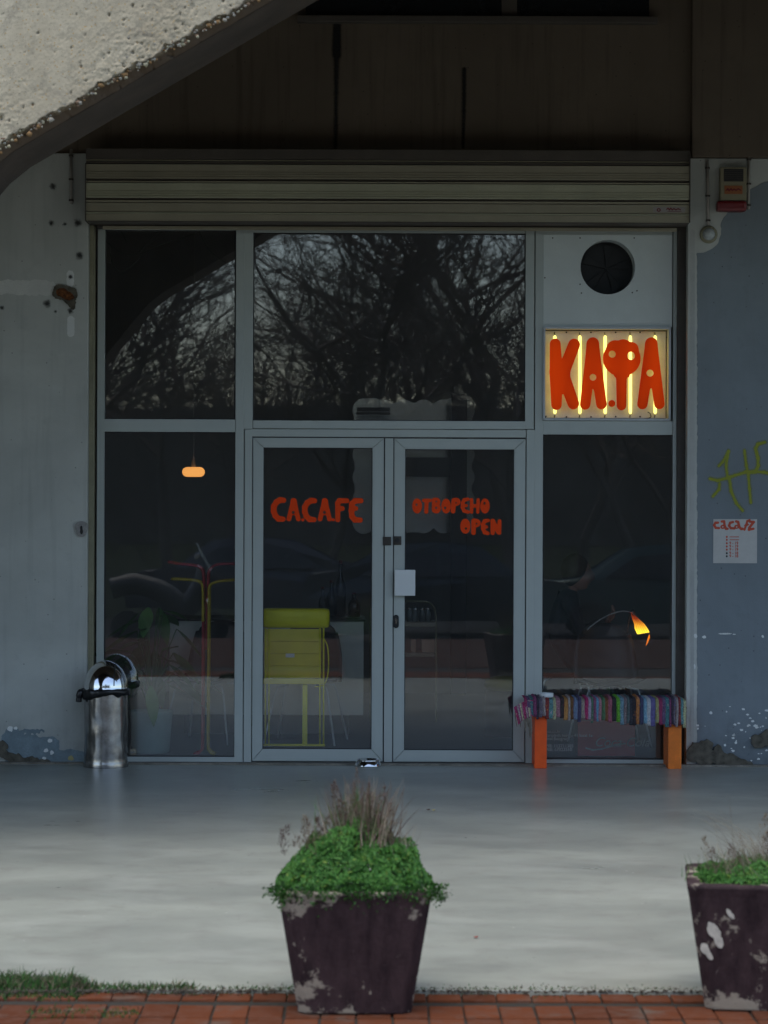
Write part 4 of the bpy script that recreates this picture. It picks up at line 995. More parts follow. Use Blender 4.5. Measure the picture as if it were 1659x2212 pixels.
for (x, z, dx, L, ci) in ((-.035,.15,-.35,.14,1),(-.045,.22,-.4,.08,3),(.0,.17,.02,.17,1),(.045,.16,.0,.13,3),(.08,.15,.15,.14,1),(.085,.13,.4,.10,1),(.05,.10,.0,.1,3),(-.1,.09,-.4,.09,1),(.1,.1,.5,.07,0),(-.02,.11,-.2,.12,0),
                      (-.165,.06,-.1,.11,0),(-.15,.05,.15,.11,1),(-.17,.07,.0,.09,1),(-.13,.05,.3,.1,0),(-.245,.03,-.1,.09,3),(-.25,.1,.4,.05,3),(-.215,.06,.5,.04,1),(-.1,.10,.1,.08,1)):
    sh_items.append((Vector((cA.x+x, cA.y-.03, cA.z+hA+z+(.05 if z > .07 else .06))), Vector((dx,0,1)).normalized(), L, ci))
seedheads(pa, sh_items)
# right planter
cB = G(1660, 2187, -.012); cB = Vector((P(1669,2187,cB.y).x, cB.y+.22, -.012)); hB = (2187-1906)*(DW+cB.y-.22)/FP*.985
pb = planter(cB, wtA*1.03, wbA*1.06, hB, M['pot_b'], 'flaking maroon square planter with sparse grass cut by the right edge', R(-6), 0, 0)
def hB_f(x, y): return .045+.055*math.exp(-((x+.03)/.12)**2-(y/.2)**2)+.015*noise.noise(Vector((x*12,y*9,4)))
leaves(pb, cB, hB-.045, .24, .235, hB_f, 8500, .013, GREENS)
rt = []
for k in range(230):
    x = random.gauss(0,.075)+.0; lean = random.gauss(-.15,.35)
    rt.append((Vector((cB.x+x, cB.y+random.gauss(0,.07), cB.z+hB-.02)), Vector((lean, random.gauss(0,.2), 1.1)).normalized(), random.uniform(.06,.2)*(1.8 if random.random() < .12 else 1), (lean*.8, 0, -.25), .0016, random.choice((0,2,2,1))))
for k in range(9): rt.append((Vector((cB.x-.02+random.gauss(0,.03), cB.y, cB.z+hB)), Vector((-.35,0,1)).normalized(), random.uniform(.28,.36), (-1.1-random.random()*.5, 0, -.3), .0014, 2))
blades('dry_stalks', pb, rt, DRY)
gB = [(Vector((cB.x+random.gauss(-.03,.09), cB.y+random.gauss(0,.08), cB.z+hB-.02)), Vector((random.gauss(0,.4), random.gauss(0,.2), 1)).normalized(), random.uniform(.04,.11), (random.gauss(0,.3),0,-.2), .0022, random.choice((0,1,2,2))) for k in range(420)]
blades('green_blades', pb, gB, GREENS)
seedheads(pb, [(Vector((cB.x+x, cB.y-.05, cB.z+hB+z)), Vector((dx,0,1)).normalized(), L, ci) for x, z, dx, L, ci in ((-.195,.02,-.15,.12,0),(-.175,.01,-.1,.09,1),(-.12,.06,0,.05,1),(-.12,.01,.1,.05,0),(.01,.03,0,.13,1),(.0,.12,.0,.1,0),(.05,.02,.2,.08,1))])
# white spots where the paint of the right pot has come off
for (u_, v_, rx_, ry_) in ((1543,2012,13,20),(1552,2032,9,16),(1523,2050,9,14),(1532,2064,7,10),(1575,1972,5,9),(1582,1979,4,7)):
    d_pot = (DW+cB.y-.22); yq = cB.y-.236-(0)
    a_ = P(u_, v_, yq); f_ = (a_.z-cB.z)/hB; ysurf = cB.y-(wbA*1.06+(wtA*1.03-wbA*1.06)*f_)/2*1.0
    # point on the slightly turned front face
    lx = a_.x-cB.x; ysurf = cB.y + math.tan(R(-6))*lx - (wbA*1.06+(wtA*1.03-wbA*1.06)*f_)/2/math.cos(R(-6)) - .004
    k_ = (DW+ysurf)/FP; cq = P(u_, v_, ysurf); vs = [(cq.x, ysurf-.001, cq.z)]
    for q in range(22):
        an = q/22*2*math.pi; rr2 = 1+.28*noise.noise(Vector((math.cos(an)*2, math.sin(an)*2, u_*.1)))
        ddx = math.cos(an)*rx_*k_*rr2; ddz = math.sin(an)*ry_*k_*rr2 ; ddx -= ddz*.35
        vs.append((cq.x+ddx, ysurf+math.tan(R(-6))*ddx-(wtA*1.03-wbA)/2/hB*ddz-.0005, cq.z+ddz))
    add('paint_loss', vs, [(0, q+1, (q+1)%22+1) for q in range(22)], pbr('bare_plaster',(.6,.56,.47),.9,0,.25,60), pb)

# ------------------------------------------------------------------ grass in the joint, litter
JG = [GREENS[4], GREENS[0], DRY[3], GREENS[1], DRY[0]]
rt = []
def tuft(u0, u1, n, Lm, v=2140):
    for k in range(n):
        uu = random.uniform(u0, u1); vq = v+random.gauss(0,5); g_ = G(uu, vq, -.016 if vq > 2138 else 0)
        rt.append((g_, Vector((random.gauss(.1,.4), random.gauss(0,.3), 1)).normalized(), random.uniform(.3,1)*Lm*(.6+.8*abs(noise.noise(Vector((uu*.03,0,0))))), (random.gauss(.2,.4), 0, -.4), .0032, random.choice((0,1,1,0,2,3,3,4))))
[tuft(-60, 215-(abs(v_-2138))*3.2, 620, .055 if v_ < 2140 else .032, v_) for v_ in (2122,2127,2132,2137,2142,2147,2152)]; tuft(200, 700, 1300, .018, 2141); tuft(880, 1250, 900, .012, 2143); tuft(1250,1680, 700, .012, 2144); tuft(60, 300, 500, .022, 2190); tuft(140, 420, 900, .035, 2137)
gs = blades('joint_grass', None, rt, JG); gs['label'] = 'short grass growing along the joint between slab and bricks'; gs['category'] = 'grass'
mv, mf = [], []
for k in range(1500):
    uu = random.uniform(-20,1680); g_ = G(uu, 2142+random.gauss(0,3.0), -.006); r_ = random.uniform(.002,.007); b0 = len(mv)
    for v in ico: mv.append((g_.x+v.x*r_*1.4, g_.y+v.y*r_, g_.z+v.z*r_*.7+.004))
    for f in icf: mf.append(tuple(b0+x for x in f))
gv = add('joint_gravel', mv, mf, pbr('gravel',(.075,.062,.045),.95,0,.6,25), None, True); meta(gv, kind='stuff'); gv['label'] = 'crumbs of soil and mortar along the edge of the slab'; gv['category'] = 'gravel'
def litter(u_, v_, c, lab, s_=.012):
    g_ = G(u_, v_, 0); pts = []
    for q in range(8): an = q/8*2*math.pi; pts.append((g_.x+math.cos(an)*s_*(1.3 if q%2 else .8), g_.y+math.sin(an)*s_, .003+.006*abs(math.sin(q*2.1))))
    pts.append((g_.x, g_.y, .009)); o = add('fallen_leaf', pts, [(8, q, (q+1)%8) for q in range(8)], c); meta(o, lab, 'leaf')
litter(925, 1751, DRY[3], 'tiny dark dry leaf on the slab left of the orange one'); litter(936, 1752, M['chip_yellow'], 'tiny orange dry leaf on the slab near the doors')
litter(1028, 2027, pbr('red_leaf',(.25,.08,.06),.8), 'small reddish leaf on the pale front part of the slab', .01)

# ================================================================== INTERIOR
room = thing('cafe_interior', (0,.6,0), 'dark cafe room behind the glass with grey floor', 'room')
RX0, RX1, RY1, RZ1 = P(150,1000,.3).x, P(1520,1000,.3).x, 6.0, 3.95
box('floor', RX0-1.2, RX1+1.2, .425, RY1, -.1, -.0, M['floor_in'], room)
box('back_wall', RX0-1.2, RX1+1.2, RY1, RY1+.2, -.1, RZ1+.4, M['room'], room); box('ceiling', RX0-1.4, RX1+1.4, .52, RY1+.2, RZ1+.2, RZ1+.4, M['room'], room)
box('side_wall', RX0-1.4, RX0-1.2, .42, RY1, -.1, RZ1+.2, M['room'], room); box('side_wall', RX1+1.2, RX1+1.4, .42, RY1, -.1, RZ1+.2, M['room'], room)
# pendant lamp
pc = P(418,1019.5,1.6); kp = (DW+1.6)/FP
pd_ = thing('pendant_lamp', pc, 'glowing orange pill shaped pendant lamp behind the left window', 'lamp')
EM = emit('lamp_orange', (1,.42,.10), .55)
prof = []
for i in range(9): a_ = -math.pi/2+math.pi*i/8; prof.append((14*kp+10.5*kp*math.cos(a_), 10.5*kp*math.sin(a_)))
lathe('shade', [(.001,-10.5*kp)]+prof+[(.001,10.5*kp)], pc, EM, pd_, 32)
tube('cord', [pc+Vector((0,0,.03)), pc+Vector((0,0,.10)), Vector((pc.x, pc.y, RZ1+.2))], [.006,.003,.0025], M['conduit'], pd_, 6)
lathe('cap', [(4.5*kp,10.5*kp),(4*kp,20*kp),(1.2*kp,34*kp)], pc, M['conduit'], pd_, 16)
# desk lamp right window
dl_ = thing('table_lamp', P(1385,1400,1.5), 'lit orange ribbed lamp shade tilted behind the right window', 'lamp')
Em2 = emit('shade_orange', (1,.45,.02), 1.6)
m, t, b = new_mat('shade_gradient'); v = coords(t); sp = t.nodes.new('ShaderNodeSeparateXYZ'); t.links.new(v, sp.inputs[0])
kk_ = ramp(t, sp.outputs['Z'], .11, .21)
cc = mixc(t, kk_, (1,.72,.04), (.85,.09,.004)); t.links.new(cc, b.inputs['Emission Color']); t.links.new(cc, b.inputs['Base Color'])
r = nd(t,'ShaderNodeMapRange'); t.links.new(kk_, r.inputs['Value']); r.inputs['To Min'].default_value = 1.25; r.inputs['To Max'].default_value = .3; t.links.new(r.outputs[0], b.inputs['Emission Strength'])
sv, sf = [], []
L0 = [(1363,1325),(1366,1337),(1370,1348),(1371,1358),(1377,1370)]; L1_ = [(1367,1326),(1381,1338),(1392,1348),(1399,1358),(1403,1366)]
for i in range(5):
    for j in range(7):
        f_ = j/6; q = P(L0[i][0]*(1-f_)+L1_[i][0]*f_, L0[i][1]*(1-f_)+L1_[i][1]*f_, 1.5-.05*math.sin(f_*math.pi)); sv.append(q)
for i in range(4):
    for j in range(6): a_ = i*7+j; sf.append((a_, a_+1, a_+8, a_+7))
add('shade', sv, sf, m, dl_)
for j in (1,2,3,4,5):
    f_ = j/6; tube('rib', [P(L0[i][0]*(1-f_)+L1_[i][0]*f_, L0[i][1]*(1-f_)+L1_[i][1]*f_, 1.492-.05*math.sin(f_*math.pi)) for i in range(5)], .0012, M['rust'], dl_, 4)
add('shade_petal', [P(1403,1369,1.5),P(1404,1378,1.49),P(1400,1388,1.5),P(1395,1396,1.5),P(1398,1382,1.5)], [(0,1,2,3,4)], emit('petal',(1,.25,.01),.4), dl_)
tube('arm', smooth_path([P(1268,1361,1.5),P(1284,1347,1.5),P(1302,1335,1.5),P(1321,1326,1.5),P(1345,1320,1.5),P(1368,1324,1.5)]), .0045, pbr('lamp_arm',(.8,.8,.78),.5,0,.5,90), dl_, 6)
tube('stem', smooth_path([P(1371,1325,1.55),P(1368,1318,1.55),P(1360,1330,1.6),P(1350,1400,1.6),P(1335,1470,1.6),P(1330,1600,1.6)]), .006, M['charcoal'], dl_, 6)
box('base', P(1330,1500,1.6).x-.1, P(1330,1500,1.6).x+.1, 1.5, 1.7, 0, .02, M['charcoal'], dl_, .005)
# scalloped mirror
mi = thing('scalloped_mirror', P(893,1180,5.6), 'large wavy edged mirror on the back wall seen through the upper middle pane', 'mirror')
mp_ = [('c',800,900,28,985,900,28),('c',805,900,40,805,1110,38),('c',980,900,40,980,1110,38),('c',892,930,60,892,1090,60),('c',830,930,50,830,1090,50),('c',950,930,50,950,1090,50)]
for k in range(6): mp_.append(('e', 786+k*43, 887, 24, 24)); mp_.append(('e', 786+k*43, 1128, 24, 24))
for k in range(6): mp_.append(('e', 786, 887+k*48, 24, 26)); mp_.append(('e', 1001, 887+k*48, 24, 26))
MM, mt_, mb_ = new_mat('mirror_silver'); mb_.inputs['Base Color'].default_value = (.95,.96,.92,1); mb_.inputs['Metallic'].default_value = 1; mb_.inputs['Roughness'].default_value = .12
shape('mirror_glass', mp_, [], D1(5.6), 5.6, .02, MM, mi, res=4, k=2)
hs = thing('hanging_shelf', P(900,1028,4.9), 'dark shelf hanging in front of the scalloped mirror', 'shelf')
rbox('board', 850, 988, 978, 1030, 4.9, 5.2, M['charcoal'], hs, .004); rbox('post', 974, 850, 1008, 1500, 4.8, 4.9, M['charcoal'], hs, .004); rbox('top_bar', 771, 880, 843, 889, 4.9, 4.95, M['charcoal'], hs, .003); rbox('top_bar', 769, 890, 843, 896, 4.9, 4.95, M['charcoal'], hs, .003); rbox('light_strip', 769, 889.4, 843, 890, 4.895, 4.9, M['chrome'], hs)
rbox('post', 843, 1030, 848, 1500, 4.9, 5.0, M['charcoal'], hs, .003)
# ceiling cables
cb = thing('ceiling_cables', P(300,510,1.0), 'loose thin cables hanging inside at the top left pane', 'cable')
for pts in (((228,520),(262,545),(300,548),(360,525),(420,505)),((238,548),(246,575),(262,587),(290,570),(320,530),(350,500)),((430,500),(452,540),(480,562),(508,580)),((262,500),(275,525)),((300,545),(330,510),(345,498))):
    tube('cable', smooth_path([P(a_, b_, 1.0) for a_, b_ in pts]), .0032, pbr('cable_grey',(.2,.2,.19),.6), cb, 5)
rbox('bracket', 228, 533, 238, 570, 1.0, 1.03, M['conduit'], cb, .003)
# counter with bottles
yC = 2.0
ct = thing('bar_counter', P(575,1545,yC), 'pale bar counter standing inside behind the chairs', 'counter')
x0_, x1_ = P(366,1450,yC).x, P(785,1450,yC).x
box('front_panel', x0_, x1_, yC, yC+.04, P(785,1545,yC).z, P(785,1343,yC).z, M['counter'], ct, .003); box('plinth', x0_+.1, x1_-.1, yC+.1, yC+.5, .0, P(785,1545,yC).z-.002, M['charcoal'], ct, .003); box('top', x0_-.02, x1_+.01, yC-.02, yC+.6, P(785,1343,yC).z+.002, P(785,1338,yC).z, M['charcoal'], ct, .004); box('side_panel', x1_-.04, x1_-.001, yC+.042, yC+.58, P(785,1545,yC).z, P(785,1343,yC).z, M['counter'], ct, .003)
zc = P(785,1338,yC).z+.002
for i, (u_, hh, r_, lab) in enumerate(((697,.22,.03,'short dark bottle at the left end of the row on the counter'),(716,.27,.038,'medium dark bottle in the middle of the row on the counter'),(735,.42,.04,'tallest dark bottle with a long neck on the counter'),(765,.18,.045,'squat dark jar right of the bottles on the counter'))):
    q = P(u_,1338,yC+.3); bt_ = thing('bottle', (q.x, yC+.3, zc), lab, 'bottle', 'bottles on the counter')
    lathe('body', [(.001,0),(r_,.003),(r_,hh*.5),(r_*.8,hh*.6),(r_*.33,hh*.74),(r_*.33,hh*.93)], (q.x,yC+.3,zc), M['glass_dark'], bt_, 20); lathe('cap', [(r_*.36,hh*.93),(r_*.36,hh),(.001,hh)], (q.x,yC+.3,zc), M['dark_red'], bt_, 12)
# shell chairs with chrome legs
def chair(x, y, rz, label, mat=M['charcoal']):
    t_ = thing('shell_chair', (x,y,0), label, 'chair', 'shell chairs inside the cafe')
    rm = Matrix.Rotation(rz,3,'Z'); T = lambda p: rm@Vector(p)+Vector((x,y,0))
    vs, fs = [], []; nu, nv = 12, 20
    for j in range(nv+1):
        f_ = j/nv
        if f_ < .45: g_ = f_/.45; cy_, cz_ = .21-.40*g_, .43-.02*math.sin(g_*3); wd = .22+.01*g_
        else: g_ = (f_-.45)/.55; cy_, cz_ = -.19-.04*math.sin(g_*1.5)-.05*g_, .42+.42*g_; wd = .23-.07*g_**2.5
        for i in range(nu+1):
            s_ = -1+2*i/nu; e_ = abs(s_)**2.5; ex = .045*e_
            if f_ < .45: p = (s_*wd, cy_, cz_+ex)
            else: p = (s_*wd, cy_+ex*1.4, cz_- (.05*e_*(g_ > .85)))
            vs.append(T(p))
    for j in range(nv):
        for i in range(nu): a_ = j*(nu+1)+i; fs.append((a_, a_+1, a_+nu+2, a_+nu+1))
    o = add('shell', vs, fs, mat, t_, True); sm = o.modifiers.new('thick','SOLIDIFY'); sm.thickness = .008
    for sx in (-1,1):
        for sy in (-1,1):
            tube('leg', [T((sx*.10,sy*.10,.41)), T((sx*.17,sy*.15,.40)), T((sx*.185,sy*.165,.36)), T((sx*.25,sy*.24,.005))], .0068, M['leg_metal'], t_, 8)
    return t_
M['leg_metal'] = pbr('leg_metal', (.9,.95,.94), .3, .0, .03, 5, bmp=0)
chair(P(660,1500,1.3).x, 1.45, R(170), 'dark shell chair behind the left door, facing the counter')
chair(P(450,1500,1.5).x, 1.5, R(160), 'dark shell chair behind the left window beside the plant')
chair(P(1318,1500,1.3).x, 1.35, R(185), 'dark shell chair behind the right window above the red crate')
chair(P(1215,1500,2.1).x, 2.2, R(95), 'dark shell chair behind the left half of the right window, person sitting on it')
# tubular display frames in red and yellow
def bent(name_, mat, L_, R_, lab, y_):
    for (ps, side) in ((L_, 'left'), (R_, 'right')):
        t_ = thing('tube_frame', (P(ps[-1][0],1632,y_).x, y_, 0), lab % side, 'frame')
        pts = smooth_path([P(a_, b_, y_) for a_, b_ in ps], 5)
        tube('tube', pts, .0088, mat, t_, 8); tube('back_tube', [p+Vector((0,.10,.0)) for p in pts], .0088, mat, t_, 8)
        a_ = pts[0]; tube('cross_tube', [a_, a_+Vector((0,.10,0))], .0105, mat, t_, 8); a_ = pts[-1]; tube('cross_tube', [a_, a_+Vector((0,.10,0))], .0105, mat, t_, 8)
bent('f', M['tube_red'], [(365,1214),(385,1218),(415,1221),(430,1225),(439,1240),(439,1300),(438,1450),(437,1600),(434,1622),(420,1630)], [(505,1218),(475,1219),(459,1224),(450,1238),(449,1270),(447,1300),(447,1345),(446,1400)], 'red bent tube frame, %s half of the pair inside the left window', .62)
bent('f', pbr('tube_yellow',(.62,.46,.02),.45,0,.1,6), [(372,1251),(400,1252),(420,1254),(432,1258),(437,1266),(438,1290),(438,1340)], [(506,1253),(480,1255),(462,1259),(452,1268),(451,1300),(450,1450),(449,1600),(452,1622),(462,1630)], 'yellow bent tube frame, %s half of the pair inside the left window', .55)
# yellow stand with slatted panel
ys = thing('yellow_stand', (P(635,1600,.45).x, .45, 0), 'yellow metal stand with slatted panel and rounded top roll inside the left door', 'stand')
x0_, x1_, z0_, z1_ = rect(566,1315,712,1357,.45); bm = bmesh.new(); bm_box(bm, x0_, x1_, .45, .57, z0_, z1_, .03); from_bm('top_roll', bm, M['yellow'], ys, True)
for k in range(4): rbox('slat', 571, 1359+k*26.5, 694, 1385.1+k*26.5, .48, .50, M['yellow2'], ys, .003)
rbox('lower_rail', 568, 1466, 700, 1478, .465, .49, M['yellow2'], ys, .003)
rbox('label', 617, 1412, 636, 1420, .472, .4795, M['white'], ys)
for u_ in (573,581,691,699): tube('upright', [P(u_,1357,.475), P(u_,1480,.475), P(u_,1612,.475)], .006, M['yellow'], ys, 8)
rbox('post', 653, 1479, 664, 1610, .49, .53, M['yellow'], ys, .006); rbox('foot_bar', 569, 1607, 702, 1612, .465, .48, M['yellow'], ys, .002)
tube('side_tube', smooth_path([P(700,1380,.50),P(708,1400,.50),P(709,1450,.50),P(700,1478,.50),P(680,1484,.50)]), .005, M['yellow'], ys, 6)
# plant in pale pot
pp = G(330,1620,0); pp = Vector((pp.x, .75, 0)); kq = (DW+.75)/FP
pt = thing('potted_plant', pp, 'leafy houseplant in a pale teal pot inside the left window behind the bin', 'plant')
lathe('pot', [(38*kq,0),(40*kq,.005),(47*kq,.27),(48*kq,.28),(44*kq,.28),(43*kq,.25)], pp, M['teal_pot'], pt, 32)
LG = [pbr('houseplant_a',(.12,.28,.08),.4,0,.2,10), pbr('houseplant_b',(.07,.17,.06),.4,0,.2,10)]
for k in range(34):
    a_ = random.uniform(0,6.28); hh = random.uniform(.45,1.0); p0 = pp+Vector((0,0,.27)); tip = pp+Vector((math.cos(a_)*random.uniform(.05,.26), math.sin(a_)*.18, hh))
    d_ = Vector((math.cos(a_),math.sin(a_)*.6,random.uniform(-.9,.3))).normalized(); L = random.uniform(.18,.32); sd_ = d_.cross(Vector((0,.3,1))).normalized(); ww = L*.2
    vs = []; fs = []
    for j in range(7): f_ = j/6; c0 = tip+d_*L*f_+Vector((0,0,-.07*f_*f_)); w_ = ww*math.sin(math.pi*min(1,f_*.93+.05)); vs += [c0-sd_*w_, c0+Vector((0,0,-w_*.3)), c0+sd_*w_]
    for j in range(6): q = j*3; fs += [(q,q+1,q+4,q+3),(q+1,q+2,q+5,q+4)]
    add('leaf', vs, fs, LG[k % 2], pt, True)
    tube('stem', smooth_path([p0, p0.lerp(tip,.5)+Vector((0,0,.06)), tip],3), .004, LG[1], pt, 4)
# serving trolley
tr = thing('serving_trolley', P(905,1560,2.6), 'dark metal trolley with rounded frame and two trays inside the right door', 'trolley')
for y_ in (2.6,2.95): tube('frame', smooth_path([P(800,1560,y_),P(800,1400,y_),P(800,1330,y_),P(806,1310,y_),P(822,1301,y_),P(880,1299,y_),P(920,1300,y_),P(934,1308,y_),P(941,1328,y_),P(942,1400,y_),P(942,1560,y_)],4), .008, M['rail'], tr, 8)
for v_ in (1345,1410): rbox('tray', 802, v_, 940, v_+9, 2.62, 2.93, M['shutter'], tr, .004)
for u_, lab in ((893,'narrow pale box on the lower tray of the trolley'),(925,'wide pale box on the lower tray of the trolley')):
    wd = 5 if u_ < 900 else 14; tb = thing('small_box', P(u_,1410,2.7), lab, 'box'); rbox('carton', u_-wd, 1382, u_+wd, 1409.5, 2.68, 2.78, pbr('carton',(.55,.38,.27),.7), tb, .002)
for k, u_ in enumerate((885,897,912,924)):
    q = P(u_,1345,2.75); g_ = thing('glass_jar', (q.x,2.75,q.z+.001), ('leftmost','second','third','rightmost')[k]+' small glass jar on the upper tray of the trolley', 'jar', 'glass jars on the trolley')
    lathe('jar', [(.001,0),(.022,.002),(.024,.07),(.018,.085),(.018,.1)], (q.x,2.75,q.z+.001), pbr('jar_glass',(.16,.18,.18),.12), g_, 16); lathe('lid', [(.02,.1),(.02,.112),(.001,.113)], (q.x,2.75,q.z+.001), M['chrome'], g_, 12)
# stool with olive cushion
so = thing('pouf_stool', P(1090,1530,1.9), 'dark drum stool with an olive cushion at the right edge of the right door', 'stool')
q = P(1098,1530,2.0); lathe('drum', [(.001,0),(.17,.002),(.17,.33),(.001,.331)], (q.x,2.0,0), M['charcoal'], so, 28); lathe('cushion', [(.001,.333),(.15,.335),(.175,.37),(.165,.41),(.10,.43),(.001,.432)], (q.x,2.0,0), M['olive'], so, 28)
# red drinks crate
cr = thing('drinks_crate', P(1308,1635,.6), 'dark red drinks crate with white script logo on the floor inside the right window', 'crate')
x0_,x1_,z0_,z1_ = rect(1248,1558,1372,1634,.6); z0_ = .002
box('front_panel', x0_, x1_, .6, .612, z0_, z1_, pbr('crate_red',(.5,.02,.022),.5), cr, .003); box('side_panel', x0_, x0_+.012, .613, .9, z0_, z1_, M['dark_red'], cr, .002); box('side_panel', x1_-.012, x1_, .613, .9, z0_, z1_, M['dark_red'], cr, .002); box('back_panel', x0_, x1_, .901, .913, z0_, z1_, M['dark_red'], cr, .002); box('base', x0_+.013, x1_-.013, .613, .9, z0_, z0_+.01, M['dark_red'], cr)
text('Coca-Cola', .085, P(1283,1612,.5985), FOIL, cr, shear=.35, name='logo')
shape('logo_swash', pl([(1266,1616),(1280,1620),(1300,1618),(1330,1609),(1350,1606)],1.6), [], D1(.5985), .5985, .001, FOIL, cr, res=1)

# person sitting inside (dim)
pe = thing('person', (P(1235,1600,2.1).x, 2.2, 0), 'person in dark clothes sitting inside behind the right window, hand raised', 'person')
def skin(name, joints, edges, mat, par, sub=2):
    off = W[par.name]; me = bpy.data.meshes.new(name); me.from_pydata([Vector(j[0])-off for j in joints], edges, []); me.materials.append(mat)
    o = bpy.data.objects.new(name, me); col.objects.link(o); o.parent = par; W[o.name] = off.copy()
    o.modifiers.new('skin','SKIN'); lay = me.skin_vertices[0].data
    for i, j in enumerate(joints): lay[i].radius = (j[1], j[2] if len(j) > 2 else j[1])
    lay[0].use_root = True; s_ = o.modifiers.new('sub','SUBSURF'); s_.levels = sub; s_.render_levels = sub
    return o
bx_ = P(1212,1500,2.2).x; q = lambda dx, dy, z: (bx_+dx, 2.2+dy, z)
skin('body', [(q(0,0,.50),.14,.12),(q(.0,0,.68),.12,.15),(q(.03,0,.86),.13,.17),(q(.05,0,.98),.09,.12),(q(.07,0,1.05),.05),
  (q(.06,-.17,.95),.06),(q(.14,-.22,.73),.045),(q(.30,-.18,.78),.035),
  (q(.06,.17,.95),.06),(q(.16,.22,.75),.045),(q(.33,.16,.78),.035),
  (q(.12,-.10,.50),.09),(q(.42,-.11,.50),.07),(q(.42,-.11,.08),.045),(q(.55,-.11,.05),.04),
  (q(.12,.10,.50),.09),(q(.42,.11,.50),.07),(q(.42,.11,.08),.045),(q(.55,.11,.05),.04)],
  [(0,1),(1,2),(2,3),(3,4),(3,5),(5,6),(6,7),(3,8),(8,9),(9,10),(0,11),(11,12),(12,13),(13,14),(0,15),(15,16),(16,17),(17,18)], M['cloth_dark'], pe)
hc = Vector(q(.12,0,1.17))
bm = bmesh.new(); bmesh.ops.create_uvsphere(bm, u_segments=24, v_segments=18, radius=.1)
for v in bm.verts:
    x, y, z = v.co; v.co = Vector((x*1.0, y*.78, z*1.22))
    if x > .04 and z < 0: v.co.x += .006
    if abs(y) < .02 and x > .08 and -.035 < z < .015: v.co.x += .02
    if z < -.08: v.co.x += .015
    v.co += hc
from_bm('head', bm, M['skin'], pe, True)
bm = bmesh.new(); bmesh.ops.create_uvsphere(bm, u_segments=20, v_segments=14, radius=.108)
for v in bm.verts: v.co = Vector((v.co.x*1.0-.022, v.co.y*.84, v.co.z*1.18+.022)) + hc
from_bm('hair', bm, M['hair'], pe, True)
skin('neck', [(q(.075,0,1.03),.045),(q(.10,0,1.10),.045)], [(0,1)], M['skin'], pe)
def hand(px, name='hand'):
    b0 = Vector(px); js = [(b0,.022,.014),(b0+Vector((.03,0,.03)),.033,.015),(b0+Vector((.05,0,.07)),.035,.014)]; ed = [(0,1),(1,2)]
    for i_, (dy, L) in enumerate(((-.03,.065),(-.01,.075),(.01,.07),(.03,.055))):
        r0 = b0+Vector((.05,dy,.07)); js += [(r0+Vector((.012,0,.02)),.010),(r0+Vector((.018,0,L*.6)),.009),(r0+Vector((.0,0,L)),.008)]; n_ = len(js); ed += [(2,n_-3),(n_-3,n_-2),(n_-2,n_-1)]
    js += [(b0+Vector((.02,-.045,.045)),.010),(b0+Vector((.03,-.06,.08)),.009)]; n_ = len(js); ed += [(1,n_-2),(n_-2,n_-1)]
    skin(name, js, ed, M['skin'], pe, 1)
hand(q(.30,-.18,.79)); hand(q(.33,.16,.79))

# ================================================================== BEHIND THE CAMERA: what the panes mirror
def build_tree(seed, height, spread, nmax=15000):
    rnd = random.Random(seed); tv, tf, cv, cf = [], [], [], []; cnt = [0]
    def seg(V, F, p0, p1, r0, r1, n):
        t = (p1-p0).normalized(); up = Vector((0,0,1)) if abs(t.z) < .9 else Vector((0,1,0)); a = t.cross(up).normalized(); b = t.cross(a); b0 = len(V)
        for p, r_ in ((p0,r0),(p1,r1)):
            for k in range(n): q = 2*math.pi*k/n; V.append(p+(a*math.cos(q)+b*math.sin(q))*r_)
        for k in range(n): k2 = (k+1)%n; F.append((b0+k, b0+k2, b0+n+k2, b0+n+k))
    queue = [(Vector((0,0,0)), Vector((rnd.gauss(0,.08),rnd.gauss(0,.08),1)).normalized(), height*.25, height*.0125, 0)]; qi = 0
    while qi < len(queue) and cnt[0] < nmax:
        p, d, L, r, lev = queue[qi]; qi += 1; r = max(r, .0035)
        n = 4 if lev < 4 else 3; q = p; dd = d.copy()
        for j in range(3):
            dd = (dd+Vector((rnd.gauss(0,.17), rnd.gauss(0,.17), rnd.gauss(.02,.12)))).normalized(); p2 = q+dd*L/3; cnt[0] += 1
            seg(tv if lev < 1 else cv, tf if lev < 1 else cf, q, p2, r*(1-.12*j), r*(1-.12*(j+1)), 8 if lev < 1 else n)
            if lev > 0 and rnd.random() < .8:
                sd = (dd+Vector((rnd.gauss(0,.8), rnd.gauss(0,.8), rnd.gauss(.1,.5)))).normalized(); queue.append((p2, sd, max(.35, L*rnd.uniform(.45,.75)), r*.5, lev+2))
            q = p2
        for k in range(2 if lev > 0 else 4):
            sd = (dd+Vector((rnd.gauss(0,spread), rnd.gauss(0,spread), rnd.gauss(.12,.25)))).normalized(); queue.append((q, sd, max(.35, L*rnd.uniform(.66,.88)), r*.62*rnd.uniform(.8,1.1), lev+1))
    m1 = bpy.data.meshes.new('trunk'); m1.from_pydata(tv, [], tf); m1.materials.append(M['bark']); m2 = bpy.data.meshes.new('crown'); m2.from_pydata(cv, [], cf); m2.materials.append(M['bark'])
    return m1, m2
protos = [build_tree(11, 13, .55), build_tree(5, 11, .65), build_tree(23, 15, .5)]
def tree(i, x, y, z, s, rz, label):
    t_ = thing('bare_tree', (x,y,z), label, 'tree', 'bare trees across the road'); t_.rotation_euler = (0,0,rz); t_.scale = (s,s,s)
    for nm, me in zip(('trunk','crown'), protos[i]): o = bpy.data.objects.new(nm, me); col.objects.link(o); o.parent = t_
